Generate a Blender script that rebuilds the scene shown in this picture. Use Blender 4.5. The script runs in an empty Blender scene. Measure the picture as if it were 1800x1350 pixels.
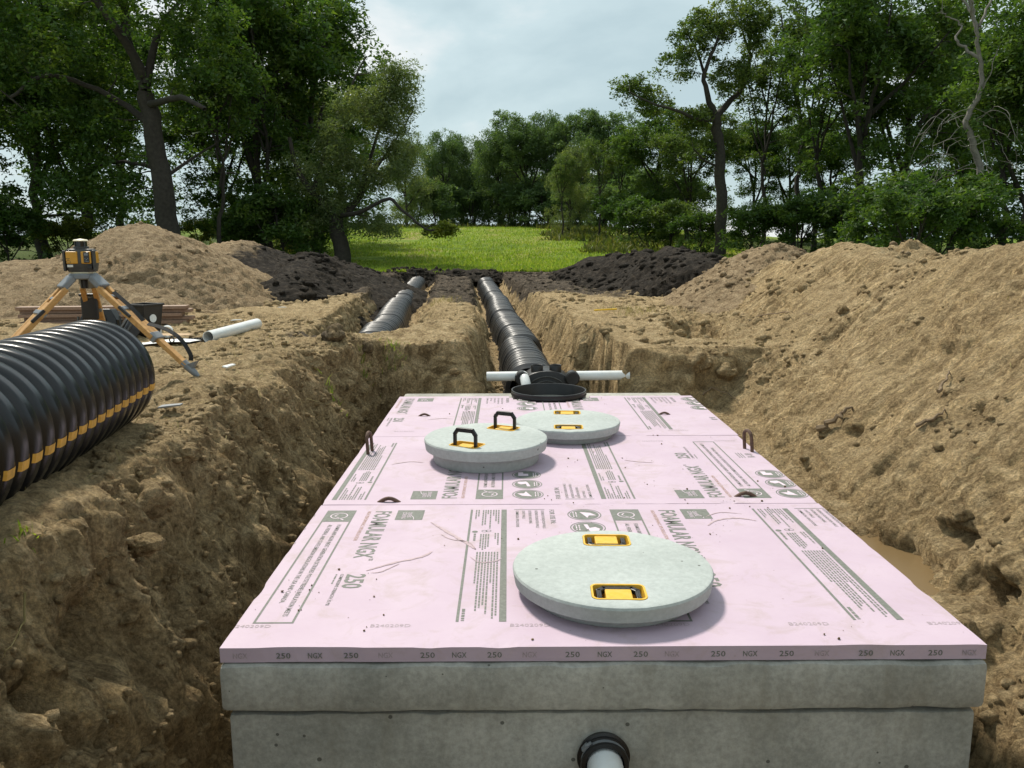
import bpy, bmesh, math, random
import numpy as np
from mathutils import Vector, Matrix

scene = bpy.context.scene
COL = scene.collection
R = math.radians

# ------------------------------------------------------------------ camera
CX, CY, CH = -0.302, -2.400, 1.2628
FPX = 1428.7            # focal length in pixels of the 1800 px wide photograph
PITCH, YAW, ROLL = 0.171512, 0.0047506, 0.0024955
cam = bpy.data.cameras.new("camera")
cam.sensor_fit = 'HORIZONTAL'
cam.sensor_width = 36.0
cam.lens = 36.0 * FPX / 1800.0
cam.clip_start = 0.02
cam.clip_end = 5000.0
camo = bpy.data.objects.new("camera", cam)
COL.objects.link(camo)
camo.matrix_world = (Matrix.Translation((CX, CY, CH)) @ Matrix.Rotation(-YAW, 4, 'Z')
                     @ Matrix.Rotation(math.pi / 2 - PITCH, 4, 'X') @ Matrix.Rotation(-ROLL, 4, 'Z'))
scene.camera = camo

# ------------------------------------------------------------------ light
SUN_AZ = R(-30.0)      # measured from +Y towards +X (negative: ahead and to the left)
SUN_EL = R(54.0)
world = bpy.data.worlds.new("World")
scene.world = world
world.use_nodes = True
wn, wl = world.node_tree.nodes, world.node_tree.links
for n in list(wn):
    wn.remove(n)
w_out = wn.new("ShaderNodeOutputWorld")
w_bg = wn.new("ShaderNodeBackground")
w_bg.inputs[1].default_value = 0.1
w_sky = wn.new("ShaderNodeTexSky")
w_sky.sky_type = 'NISHITA'
w_sky.sun_disc = False
w_sky.sun_elevation = SUN_EL
w_sky.sun_rotation = SUN_AZ
w_sky.air_density = 1.0
w_sky.dust_density = 2.0
w_tc = wn.new("ShaderNodeTexCoord")
w_map = wn.new("ShaderNodeMapping")
w_map.inputs['Scale'].default_value = (1.0, 1.0, 2.6)
w_map.inputs['Location'].default_value = (0.35, 0.1, 0.2)
w_noise = wn.new("ShaderNodeTexNoise")
w_noise.inputs['Scale'].default_value = 2.3
w_noise.inputs['Detail'].default_value = 7.0
w_noise.inputs['Roughness'].default_value = 0.52
w_noise.inputs['Distortion'].default_value = 0.35
w_ramp = wn.new("ShaderNodeValToRGB")
e = w_ramp.color_ramp.elements
e[0].position = 0.40; e[0].color = (5.4, 6.9, 7.3, 1)
e[1].position = 0.62; e[1].color = (9.6, 9.9, 9.8, 1)
em = e.new(0.5); em.color = (6.5, 8.0, 8.3, 1)
w_mix = wn.new("ShaderNodeMix"); w_mix.data_type = 'RGBA'
w_mix.inputs[0].default_value = 0.88
wl.new(w_tc.outputs['Generated'], w_map.inputs[0])
wl.new(w_map.outputs[0], w_noise.inputs['Vector'])
wl.new(w_noise.outputs[0], w_ramp.inputs[0])
wl.new(w_sky.outputs[0], w_mix.inputs[6])
wl.new(w_ramp.outputs[0], w_mix.inputs[7])
wl.new(w_mix.outputs[2], w_bg.inputs[0])
wl.new(w_bg.outputs[0], w_out.inputs[0])

sun = bpy.data.lights.new("sun", 'SUN')
sun.energy = 4.7
sun.angle = R(8.0)
sun.color = (1.0, 0.93, 0.82)
suno = bpy.data.objects.new("sun", sun)
COL.objects.link(suno)
sd = Vector((math.sin(SUN_AZ) * math.cos(SUN_EL), math.cos(SUN_AZ) * math.cos(SUN_EL), math.sin(SUN_EL)))
suno.rotation_euler = sd.to_track_quat('Z', 'Y').to_euler()
suno.location = sd * 50

scene.view_settings.view_transform = 'Standard'
scene.view_settings.look = 'None'
scene.view_settings.exposure = 0.0
scene.view_settings.gamma = 1.0
scene.view_settings.use_curve_mapping = False
scene.cycles.max_bounces = 6
scene.cycles.diffuse_bounces = 3
scene.cycles.transparent_max_bounces = 8

# ================================================================== helpers
rng = np.random.default_rng(7)
random.seed(7)


def tag(o, label=None, cat=None, group=None, kind=None):
    if label: o["label"] = label
    if cat: o["category"] = cat
    if group: o["group"] = group
    if kind: o["kind"] = kind
    return o


def empty(name, loc=(0, 0, 0), rz=0.0, parent=None):
    o = bpy.data.objects.new(name, None)
    o.empty_display_size = 0.1
    COL.objects.link(o)
    o.location = loc
    o.rotation_euler = (0, 0, rz)
    if parent: o.parent = parent
    return o


def link(name, me, mat=None, parent=None, loc=None, rot=None):
    o = bpy.data.objects.new(name, me)
    COL.objects.link(o)
    if mat is not None and not me.materials:
        me.materials.append(mat)
    if parent: o.parent = parent
    if loc is not None: o.location = loc
    if rot is not None: o.rotation_euler = rot
    return o


def mesh_arrays(name, V, F, smooth=True, attrs=None):
    """V (n,3) array, F (m,k) array of one polygon size"""
    V = np.asarray(V, np.float32); F = np.asarray(F, np.int32)
    me = bpy.data.meshes.new(name)
    m, k = F.shape
    me.vertices.add(len(V)); me.vertices.foreach_set("co", V.ravel())
    me.loops.add(m * k); me.loops.foreach_set("vertex_index", F.ravel())
    me.polygons.add(m)
    me.polygons.foreach_set("loop_start", np.arange(0, m * k, k, dtype=np.int32))
    me.polygons.foreach_set("loop_total", np.full(m, k, np.int32))
    if smooth:
        me.polygons.foreach_set("use_smooth", np.ones(m, bool))
    me.update(calc_edges=True)
    if attrs:
        for an, av in attrs.items():
            a = me.attributes.new(an, 'FLOAT', 'POINT')
            a.data.foreach_set("value", np.asarray(av, np.float32))
    return me


class MB:
    """collects shapes into one mesh"""
    def __init__(self):
        self.v = []; self.f = []

    def add(self, verts, faces):
        b = len(self.v)
        self.v += [tuple(p) for p in verts]
        self.f += [tuple(i + b for i in fc) for fc in faces]
        return self

    def box(self, c, s, rot=None):
        hx, hy, hz = s[0] / 2, s[1] / 2, s[2] / 2
        vs = [Vector((x, y, z)) for z in (-hz, hz) for y in (-hy, hy) for x in (-hx, hx)]
        if rot is not None: vs = [rot @ p for p in vs]
        vs = [p + Vector(c) for p in vs]
        return self.add(vs, [(0, 2, 3, 1), (4, 5, 7, 6), (0, 1, 5, 4), (2, 6, 7, 3), (0, 4, 6, 2), (1, 3, 7, 5)])

    def bar(self, a, b, w, h, up=(0, 0, 1)):
        """box of section w x h from a to b"""
        a, b = Vector(a), Vector(b)
        d = (b - a); L = d.length; d.normalize()
        s = d.cross(Vector(up))
        if s.length < 1e-4: s = d.cross(Vector((1, 0, 0)))
        s.normalize(); u = s.cross(d)
        M = Matrix((s, d, u)).transposed()
        return self.box((a + b) / 2, (w, L, h), M)

    def tube(self, pts, rad, n=8, cap=True):
        pts = [Vector(p) for p in pts]
        if not hasattr(rad, '__len__'): rad = [rad] * len(pts)
        rings = []
        prev = None
        for i, p in enumerate(pts):
            if i == 0: t = pts[1] - p
            elif i == len(pts) - 1: t = p - pts[i - 1]
            else: t = pts[i + 1] - pts[i - 1]
            t.normalize()
            if prev is None:
                s = t.cross(Vector((0, 0, 1)))
                if s.length < 0.05: s = t.cross(Vector((1, 0, 0)))
            else:
                s = prev - t * prev.dot(t)
            s.normalize(); prev = s
            u = t.cross(s)
            rings.append([p + (s * math.cos(2 * math.pi * k / n) + u * math.sin(2 * math.pi * k / n)) * rad[i] for k in range(n)])
        vs = [q for r in rings for q in r]
        fs = [(i * n + k, i * n + (k + 1) % n, (i + 1) * n + (k + 1) % n, (i + 1) * n + k)
              for i in range(len(pts) - 1) for k in range(n)]
        if cap:
            fs.append(tuple(range(n - 1, -1, -1)))
            fs.append(tuple(range((len(pts) - 1) * n, len(pts) * n)))
        return self.add(vs, fs)

    def lathe(self, prof, c=(0, 0, 0), n=48, M=None, closed=False):
        """prof: list of (r, z); about Z through c"""
        vs = []
        for r, z in prof:
            for k in range(n):
                a = 2 * math.pi * k / n
                p = Vector((r * math.cos(a), r * math.sin(a), z))
                if M is not None: p = M @ p
                vs.append(p + Vector(c))
        m = len(prof)
        fs = []
        for i in range(m if closed else m - 1):
            j = (i + 1) % m
            for k in range(n):
                k2 = (k + 1) % n
                fs.append((i * n + k, i * n + k2, j * n + k2, j * n + k))
        if not closed:
            if prof[0][0] > 1e-6: fs.append(tuple(range(n - 1, -1, -1)))
            if prof[-1][0] > 1e-6: fs.append(tuple(range((m - 1) * n, m * n)))
        return self.add(vs, fs)

    def prism(self, poly, z0, z1):
        n = len(poly)
        vs = [(x, y, z0) for x, y in poly] + [(x, y, z1) for x, y in poly]
        fs = [tuple(range(n - 1, -1, -1)), tuple(range(n, 2 * n))]
        fs += [(i, (i + 1) % n, n + (i + 1) % n, n + i) for i in range(n)]
        return self.add(vs, fs)

    def mesh(self, name, smooth=False, bevel=0.0, seg=2, autosmooth=None):
        me = bpy.data.meshes.new(name)
        me.from_pydata([tuple(p) for p in self.v], [], self.f)
        if bevel > 0 or True:
            bm = bmesh.new(); bm.from_mesh(me)
            bmesh.ops.recalc_face_normals(bm, faces=bm.faces)
            if bevel > 0:
                es = [x for x in bm.edges if len(x.link_faces) == 2 and x.calc_face_angle(0) > R(35)]
                bmesh.ops.bevel(bm, geom=es, offset=bevel, segments=seg, affect='EDGES', profile=0.5, clamp_overlap=True)
            if smooth:
                for fc in bm.faces: fc.smooth = True
                lim = R(autosmooth if autosmooth else 40)
                for x in bm.edges:
                    if len(x.link_faces) == 2 and x.calc_face_angle(0) > lim: x.smooth = False
            bm.to_mesh(me); bm.free()
        me.update()
        return me

    def build(self, name, mat, parent=None, smooth=False, bevel=0.0, seg=2, loc=None, rot=None, autosmooth=None):
        return link(name, self.mesh(name, smooth, bevel, seg, autosmooth), mat, parent, loc, rot)


# ---------------------------------------------------------------- numpy noise
def _hash(ix, iy, iz, seed):
    h = (ix.astype(np.uint32) * np.uint32(374761393) + iy.astype(np.uint32) * np.uint32(668265263)
         + iz.astype(np.uint32) * np.uint32(2246822519) + np.uint32((seed * 3266489917) & 0xffffffff))
    h = (h ^ (h >> np.uint32(13))) * np.uint32(1274126177)
    h = h ^ (h >> np.uint32(16))
    return h.astype(np.float32) * np.float32(2.0 / 4294967295.0) - np.float32(1.0)


def vnoise(x, y, z, seed=0):
    x = np.asarray(x, np.float32); y = np.asarray(y, np.float32); z = np.asarray(z, np.float32)
    x, y, z = np.broadcast_arrays(x, y, z)
    fx, fy, fz = np.floor(x), np.floor(y), np.floor(z)
    ix, iy, iz = fx.astype(np.int32), fy.astype(np.int32), fz.astype(np.int32)
    x = x - fx; y = y - fy; z = z - fz
    x = x * x * x * (x * (x * 6 - 15) + 10); y = y * y * y * (y * (y * 6 - 15) + 10); z = z * z * z * (z * (z * 6 - 15) + 10)
    def h(a, b, c): return _hash(ix + a, iy + b, iz + c, seed)
    c00 = h(0, 0, 0) * (1 - x) + h(1, 0, 0) * x
    c10 = h(0, 1, 0) * (1 - x) + h(1, 1, 0) * x
    c01 = h(0, 0, 1) * (1 - x) + h(1, 0, 1) * x
    c11 = h(0, 1, 1) * (1 - x) + h(1, 1, 1) * x
    c0 = c00 * (1 - y) + c10 * y
    c1 = c01 * (1 - y) + c11 * y
    return c0 * (1 - z) + c1 * z


def fbm(x, y, z, scale, octs=4, seed=0, gain=0.5, ridge=False):
    out = 0.0; amp = 1.0; tot = 0.0
    a, b = 0.80, 0.60
    x = x * scale; y = y * scale; z = z * scale
    for i in range(octs):
        n = vnoise(x + 17.3 * i, y - 9.1 * i, z + 3.7 * i, seed + i)
        if ridge: n = 2.6 * np.abs(n) - 1.0
        out = out + n * amp; tot += amp; amp *= gain
        x, y, z = (a * x + b * z) * 2.03, (a * y - b * x * a + 0.36 * z) * 2.03, (0.8 * z - 0.48 * x + 0.36 * y) * 2.03
    return out / tot


def sstep(a, b, x):
    t = np.clip((x - a) / (b - a), 0, 1)
    return t * t * (3 - 2 * t)


def smin(a, b, k):
    h = np.clip(0.5 + 0.5 * (b - a) / k, 0, 1)
    return b * (1 - h) + a * h - k * h * (1 - h)


def smax(a, b, k): return -smin(-a, -b, k)


# ================================================================== materials
def nodes(name):
    m = bpy.data.materials.new(name); m.use_nodes = True
    nt = m.node_tree
    b = nt.nodes["Principled BSDF"]
    return m, nt, b


def N(nt, t, **kw):
    n = nt.nodes.new("ShaderNode" + t)
    for k, v in kw.items():
        if k in n.inputs: n.inputs[k].default_value = v
        else: setattr(n, k, v)
    return n


def ramp(nt, src, stops, interp='LINEAR'):
    r = nt.nodes.new("ShaderNodeValToRGB")
    r.color_ramp.interpolation = interp
    els = r.color_ramp.elements
    while len(els) < len(stops): els.new(0.5)
    for el, (p, c) in zip(els, stops):
        el.position = p
        el.color = tuple(c) + (1,) if len(c) == 3 else c
    nt.links.new(src, r.inputs[0])
    return r.outputs[0]


def mix(nt, fac, a, b, blend='MIX'):
    m = nt.nodes.new("ShaderNodeMix"); m.data_type = 'RGBA'; m.blend_type = blend
    for s, v in ((0, fac), (6, a), (7, b)):
        if hasattr(v, 'is_linked') or hasattr(v, 'links'): nt.links.new(v, m.inputs[s])
        else: m.inputs[s].default_value = v if s == 0 else (tuple(v) + (1,) if len(v) == 3 else v)
    return m.outputs[2]


def mathn(nt, op, a, b=None, clamp=False):
    m = nt.nodes.new("ShaderNodeMath"); m.operation = op; m.use_clamp = clamp
    for i, v in enumerate((a, b)):
        if v is None: continue
        if hasattr(v, 'links'): nt.links.new(v, m.inputs[i])
        else: m.inputs[i].default_value = v
    return m.outputs[0]


def noise_out(nt, scale, detail=4, rough=0.55, vec=None, coord='Object', mscale=None, dist=0.0):
    tc = nt.nodes.new("ShaderNodeTexCoord")
    v = vec if vec is not None else tc.outputs[coord]
    if mscale is not None:
        mp = nt.nodes.new("ShaderNodeMapping"); mp.inputs['Scale'].default_value = mscale
        nt.links.new(v, mp.inputs[0]); v = mp.outputs[0]
    n = nt.nodes.new("ShaderNodeTexNoise")
    n.inputs['Scale'].default_value = scale; n.inputs['Detail'].default_value = detail
    n.inputs['Roughness'].default_value = rough; n.inputs['Distortion'].default_value = dist
    nt.links.new(v, n.inputs['Vector'])
    return n.outputs[0]


def bump(nt, b, h, strength=0.5, dist=0.01, prev=None):
    n = nt.nodes.new("ShaderNodeBump")
    n.inputs['Strength'].default_value = strength; n.inputs['Distance'].default_value = dist
    nt.links.new(h, n.inputs['Height'])
    if prev is not None: nt.links.new(prev, n.inputs['Normal'])
    nt.links.new(n.outputs[0], b.inputs['Normal'])
    return n.outputs[0]


def simple(name, col, rough=0.5, var=0.12, nscale=12.0, metallic=0.0, bstr=0.0, bscale=60.0, spec=0.5, dust=None):
    """plain coloured material with mottling, optional fine bump and a dusty film"""
    m, nt, b = nodes(name)
    n = noise_out(nt, nscale, 5, 0.6)
    lo = tuple(c * (1 - var) for c in col); hi = tuple(min(1, c * (1 + var)) for c in col)
    c = ramp(nt, n, [(0.3, lo), (0.7, hi)])
    if dust:
        dn = noise_out(nt, nscale * 0.6, 6, 0.7)
        f = ramp(nt, dn, [(0.45, (0, 0, 0)), (0.75, (dust[3],) * 3)])
        c = mix(nt, f, c, dust[:3])
    nt.links.new(c, b.inputs['Base Color'])
    b.inputs['Roughness'].default_value = rough
    b.inputs['Metallic'].default_value = metallic
    b.inputs['Specular IOR Level'].default_value = spec
    if bstr > 0: bump(nt, b, noise_out(nt, bscale, 4, 0.6), bstr, 0.003)
    return m


def soil_material(name, dry, mid, deep, topsoil, grass=False, bs=1.0):
    m, nt, b = nodes(name)
    big = noise_out(nt, 0.9, 5, 0.6)
    fine = noise_out(nt, 9.0, 10, 0.74)
    grain = noise_out(nt, 55.0, 6, 0.75)
    c = ramp(nt, fine, [(0.37, deep), (0.5, mid), (0.62, dry)])  # dry and moist tones, spread wider to stand in for lit and shadowed crumbs
    at_st = nt.nodes.new("ShaderNodeAttribute"); at_st.attribute_name = "scraped"
    tcs = nt.nodes.new("ShaderNodeTexCoord"); mps = nt.nodes.new("ShaderNodeMapping")
    mps.inputs['Rotation'].default_value = (0, 0, 0); mps.inputs['Scale'].default_value = (1.1, 15.0, 1.6)
    nt.links.new(tcs.outputs['Object'], mps.inputs[0])
    stn = noise_out(nt, 1.6, 6, 0.7, vec=mps.outputs[0])
    sc_ = ramp(nt, stn, [(0.40, (0.55, 0.52, 0.47)), (0.5, (0.98,) * 3), (0.60, (1.34, 1.32, 1.26))])  # scrape streaks in colour, also standing in for weak relief shading on slopes
    c = mix(nt, at_st.outputs['Fac'], c, mix(nt, 1.0, c, sc_, 'MULTIPLY'))
    c = mix(nt, ramp(nt, big, [(0.35, (0, 0, 0)), (0.65, (0.55,) * 3)]), c, mid)
    g = ramp(nt, grain, [(0.38, (0.60,) * 3), (0.62, (1.32,) * 3)])  # grain tones, with small crumb shadows painted in as extra contrast
    c = mix(nt, 1.0, c, g, 'MULTIPLY')
    # pale dry crust and small straw-coloured flecks
    vor = nt.nodes.new("ShaderNodeTexVoronoi"); vor.inputs['Scale'].default_value = 26.0
    tc = nt.nodes.new("ShaderNodeTexCoord")
    nt.links.new(tc.outputs['Object'], vor.inputs['Vector'])
    at_dark = nt.nodes.new("ShaderNodeAttribute"); at_dark.attribute_name = "topsoil"
    tn = noise_out(nt, 3.0, 6, 0.7)
    tf = mathn(nt, 'ADD', at_dark.outputs['Fac'], mathn(nt, 'MULTIPLY', mathn(nt, 'SUBTRACT', tn, 0.5), 0.9))
    tfr = ramp(nt, tf, [(0.38, (0, 0, 0)), (0.62, (1, 1, 1))])
    ts = ramp(nt, fine, [(0.36, tuple(k * 0.4 for k in topsoil)), (0.52, topsoil), (0.66, tuple(k * 2.6 for k in topsoil))])
    # where topsoil is absent the attribute is 0 and noise alone never reaches the threshold
    c = mix(nt, mix(nt, ramp(nt, at_dark.outputs['Fac'], [(0.02, (0, 0, 0)), (0.1, (1, 1, 1))]), (0, 0, 0), tfr), c, ts)
    at_damp_shade = nt.nodes.new("ShaderNodeAttribute"); at_damp_shade.attribute_name = "damp_shade"
    dmix = mix(nt, 1.0, c, (0.66, 0.62, 0.57), 'MULTIPLY')  # soil tint that also paints the pit's shade into the colour
    c = mix(nt, at_damp_shade.outputs['Fac'], c, dmix)
    if grass:
        at_g = nt.nodes.new("ShaderNodeAttribute"); at_g.attribute_name = "grass"
        gn = noise_out(nt, 0.35, 6, 0.65)
        gf = noise_out(nt, 5.0, 6, 0.75)
        gc = ramp(nt, gn, [(0.36, (0.12, 0.19, 0.022)), (0.48, (0.19, 0.275, 0.032)), (0.58, (0.26, 0.29, 0.06)), (0.66, (0.32, 0.27, 0.11))])
        gc = mix(nt, 1.0, gc, ramp(nt, gf, [(0.25, (0.55,) * 3), (0.75, (1.3,) * 3)]), 'MULTIPLY')
        gsum = mathn(nt, 'ADD', at_g.outputs['Fac'], mathn(nt, 'MULTIPLY', mathn(nt, 'SUBTRACT', tn, 0.5), 0.8))
        gm = ramp(nt, gsum, [(0.42, (0, 0, 0)), (0.6, (1, 1, 1))])
        c = mix(nt, gm, c, gc)
        at_f = nt.nodes.new("ShaderNodeAttribute"); at_f.attribute_name = "field"
        c = mix(nt, at_f.outputs['Fac'], c, (0.42, 0.36, 0.16))
        at_w = nt.nodes.new("ShaderNodeAttribute"); at_w.attribute_name = "wood"
        c = mix(nt, at_w.outputs['Fac'], c, ramp(nt, fine, [(0.3, (0.03, 0.05, 0.012)), (0.7, (0.07, 0.10, 0.02))]))
    nt.links.new(c, b.inputs['Base Color'])
    b.inputs['Roughness'].default_value = 0.95
    b.inputs['Specular IOR Level'].default_value = 0.15
    h = mathn(nt, 'ADD', mathn(nt, 'MULTIPLY', noise_out(nt, 16.0, 10, 0.78), 1.0), mathn(nt, 'MULTIPLY', grain, 0.4))
    bump(nt, b, h, 1.0 * bs, 0.075)
    return m


M = {}
M['soil'] = soil_material("sandy_soil", (0.665, 0.51, 0.30), (0.48, 0.352, 0.19), (0.25, 0.172, 0.088), (0.090, 0.070, 0.050), grass=True)
M['spoil'] = soil_material("spoil_soil", (0.50, 0.38, 0.24), (0.37, 0.27, 0.16), (0.20, 0.14, 0.08), (0.036, 0.029, 0.022))
M['clod'] = M['soil']


def concrete(name, light, dark, stain, bs=0.35, pits=True, streak=True, mott=0.18):
    m, nt, b = nodes(name)
    n1 = noise_out(nt, 2.2, 7, 0.62)
    n2 = noise_out(nt, 45.0, 6, 0.7)
    c = ramp(nt, n1, [(0.38, dark), (0.62, light)])
    c = mix(nt, 1.0, c, ramp(nt, n2, [(0.35, (1 - mott,) * 3), (0.65, (1 + mott,) * 3)]), 'MULTIPLY')
    if streak:
        s = noise_out(nt, 5.0, 6, 0.65, mscale=(2.2, 2.2, 0.45))
        c = mix(nt, ramp(nt, s, [(0.5, (0, 0, 0)), (0.75, (0.5,) * 3)]), c, stain)
    h = n2
    if pits:
        tc = nt.nodes.new("ShaderNodeTexCoord")
        v = nt.nodes.new("ShaderNodeTexVoronoi"); v.inputs['Scale'].default_value = 22.0
        v.inputs['Randomness'].default_value = 1.0
        nt.links.new(tc.outputs['Object'], v.inputs['Vector'])
        sel = nt.nodes.new("ShaderNodeSeparateColor"); nt.links.new(v.outputs['Color'], sel.inputs[0])
        rad = mathn(nt, 'MULTIPLY', mathn(nt, 'GREATER_THAN', sel.outputs[0], 0.72), mathn(nt, 'MULTIPLY', mathn(nt, 'POWER', sel.outputs[1], 2.0), 0.17))
        pm = mathn(nt, 'LESS_THAN', v.outputs['Distance'], rad)
        c = mix(nt, mathn(nt, 'MULTIPLY', pm, 0.75), c, (0.05, 0.048, 0.04))
        h = mathn(nt, 'SUBTRACT', n2, mathn(nt, 'MULTIPLY', pm, 1.5))
    nt.links.new(c, b.inputs['Base Color'])
    b.inputs['Roughness'].default_value = 0.9
    b.inputs['Specular IOR Level'].default_value = 0.25
    bump(nt, b, h, bs, 0.004)
    return m


M['concrete'] = concrete("tank_concrete", (0.41, 0.405, 0.365), (0.27, 0.27, 0.24), (0.24, 0.225, 0.18))
M['concrete_lid'] = concrete("lid_concrete", (0.425, 0.462, 0.447), (0.37, 0.405, 0.39), (0.32, 0.33, 0.30), streak=False, mott=0.09)
M['yellow_plastic'] = simple("yellow_plastic", (0.72, 0.42, 0.03), 0.45, 0.12, 40, bstr=0.15, bscale=120, dust=(0.45, 0.36, 0.2, 0.35))
M['black_plastic'] = simple("black_plastic", (0.009, 0.009, 0.010), 0.40, 0.2, 18, bstr=0.1, bscale=90, dust=(0.10, 0.085, 0.06, 0.12))
M['black_pipe'] = simple("black_corrugated_plastic", (0.006, 0.007, 0.010), 0.27, 0.2, 9, bstr=0.10, bscale=50, spec=0.5, dust=(0.07, 0.06, 0.05, 0.05))
M['chamber'] = simple("dusty_black_plastic", (0.024, 0.025, 0.028), 0.36, 0.25, 8, bstr=0.15, bscale=60, spec=0.6, dust=(0.17, 0.15, 0.12, 0.30))
M['stripe'] = simple("yellow_stripe_paint", (0.62, 0.34, 0.05), 0.5, 0.25, 30)
M['pvc'] = simple("white_pvc", (0.72, 0.75, 0.75), 0.35, 0.05, 10, dust=(0.45, 0.37, 0.25, 0.3))
M['wood'] = None
M['steel'] = simple("rusty_rebar", (0.11, 0.065, 0.045), 0.8, 0.4, 60, bstr=0.5, bscale=150)
M['grey_metal'] = simple("grey_cast_metal", (0.20, 0.215, 0.23), 0.5, 0.12, 30, metallic=0.3, bstr=0.1)
M['dark_grey'] = simple("dark_grey_plastic", (0.035, 0.036, 0.035), 0.5, 0.2, 30, bstr=0.1, dust=(0.2, 0.17, 0.12, 0.25))
M['laser_yellow'] = simple("laser_yellow_plastic", (0.58, 0.29, 0.025), 0.42, 0.08, 20, dust=(0.35, 0.26, 0.13, 0.2))
M['cream'] = simple("cream_plastic", (0.72, 0.66, 0.48), 0.4, 0.06, 20)
M['glass'] = simple("dark_glass", (0.01, 0.011, 0.012), 0.08, 0.1, 20)
M['white_label'] = simple("white_label", (0.62, 0.62, 0.58), 0.6, 0.1, 60)
M['cardboard'] = simple("brown_cardboard", (0.42, 0.29, 0.17), 0.85, 0.12, 8)
M['paper'] = simple("white_paper", (0.74, 0.74, 0.72), 0.8, 0.06, 8)
M['strap'] = simple("black_webbing", (0.012, 0.012, 0.012), 0.8, 0.3, 80, bstr=0.3, bscale=400)
M['stake'] = simple("yellow_painted_wood", (0.72, 0.45, 0.02), 0.6, 0.12, 20)
M['print'] = simple("grey_print_ink", (0.145, 0.155, 0.135), 0.7, 0.22, 60)
M['print_faint'] = simple("faint_print_ink", (0.36, 0.30, 0.32), 0.8, 0.25, 120)
M['print_brown'] = simple("brown_print_ink", (0.42, 0.27, 0.20), 0.8, 0.2, 60)
M['print_pink'] = simple("print_knockout", (0.60, 0.50, 0.57), 0.75, 0.06, 40)
M['root'] = simple("dry_root_bark", (0.19, 0.135, 0.08), 0.9, 0.35, 25, bstr=0.6, bscale=60)


def wood_material(name, c0, c1):
    m, nt, b = nodes(name)
    n = noise_out(nt, 6.0, 5, 0.6, mscale=(8, 0.6, 8))
    c = ramp(nt, n, [(0.3, c0), (0.7, c1)])
    nt.links.new(c, b.inputs['Base Color'])
    b.inputs['Roughness'].default_value = 0.55
    bump(nt, b, n, 0.2, 0.003)
    return m


M['wood'] = wood_material("varnished_wood", (0.40, 0.20, 0.055), (0.58, 0.33, 0.11))
M['lumber'] = wood_material("reddish_lumber", (0.20, 0.12, 0.08), (0.33, 0.21, 0.145))


def foam_material():
    m, nt, b = nodes("pink_foam_board")
    n1 = noise_out(nt, 3.0, 6, 0.6)
    n2 = noise_out(nt, 6.5, 8, 0.7, dist=0.8)
    n3 = noise_out(nt, 25, 6, 0.7, mscale=(0.25, 2.2, 1))
    c = ramp(nt, n1, [(0.3, (0.465, 0.362, 0.442)), (0.7, (0.52, 0.418, 0.495))])
    c = mix(nt, ramp(nt, n2, [(0.50, (0, 0, 0)), (0.66, (0.55,) * 3)]), c, (0.40, 0.315, 0.315))
    c = mix(nt, ramp(nt, n3, [(0.60, (0, 0, 0)), (0.85, (0.35,) * 3)]), c, (0.60, 0.50, 0.56))
    # sprinkled grains of soil
    tc = nt.nodes.new("ShaderNodeTexCoord")
    v = nt.nodes.new("ShaderNodeTexVoronoi"); v.inputs['Scale'].default_value = 38.0
    nt.links.new(tc.outputs['Object'], v.inputs['Vector'])
    sel = nt.nodes.new("ShaderNodeSeparateColor"); nt.links.new(v.outputs['Color'], sel.inputs[0])
    dens = ramp(nt, noise_out(nt, 1.7, 4, 0.6), [(0.5, (0, 0, 0)), (0.72, (1, 1, 1))])
    rad = mathn(nt, 'MULTIPLY', mathn(nt, 'GREATER_THAN', sel.outputs[0], 0.86), mathn(nt, 'MULTIPLY', sel.outputs[1], 0.16))
    pm = mathn(nt, 'MULTIPLY', mathn(nt, 'LESS_THAN', v.outputs['Distance'], rad), dens)
    c = mix(nt, mathn(nt, 'MULTIPLY', pm, 0.8), c, (0.16, 0.105, 0.06))
    nt.links.new(c, b.inputs['Base Color'])
    b.inputs['Roughness'].default_value = 0.6
    b.inputs['Specular IOR Level'].default_value = 0.35
    bump(nt, b, mathn(nt, 'ADD', n3, noise_out(nt, 9, 4, 0.5)), 0.25, 0.004)
    return m


M['foam'] = foam_material()


def leaf_material(name, a, b_, c_, trans=0.45):
    m, nt, b = nodes(name)
    nt.nodes.remove(b)
    out = nt.nodes["Material Output"]
    at = nt.nodes.new("ShaderNodeAttribute"); at.attribute_name = "tone"
    n = noise_out(nt, 0.55, 3, 0.6)
    f = mathn(nt, 'ADD', mathn(nt, 'MULTIPLY', at.outputs['Fac'], 0.55), mathn(nt, 'MULTIPLY', n, 0.5))
    c = ramp(nt, f, [(0.2, a), (0.5, b_), (0.85, c_)])
    d = nt.nodes.new("ShaderNodeBsdfDiffuse"); t = nt.nodes.new("ShaderNodeBsdfTranslucent")
    g = nt.nodes.new("ShaderNodeBsdfGlossy"); g.inputs['Roughness'].default_value = 0.5
    g.inputs['Color'].default_value = (0.5, 0.55, 0.5, 1)
    nt.links.new(c, d.inputs[0])
    tc_ = mix(nt, 1.0, c, (1.25, 1.35, 0.6), 'MULTIPLY')
    nt.links.new(tc_, t.inputs[0])
    s = nt.nodes.new("ShaderNodeMixShader"); s.inputs[0].default_value = trans
    nt.links.new(d.outputs[0], s.inputs[1]); nt.links.new(t.outputs[0], s.inputs[2])
    s2 = nt.nodes.new("ShaderNodeMixShader"); s2.inputs[0].default_value = 0.04
    nt.links.new(s.outputs[0], s2.inputs[1]); nt.links.new(g.outputs[0], s2.inputs[2])
    nt.links.new(s2.outputs[0], out.inputs[0])
    return m


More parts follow.
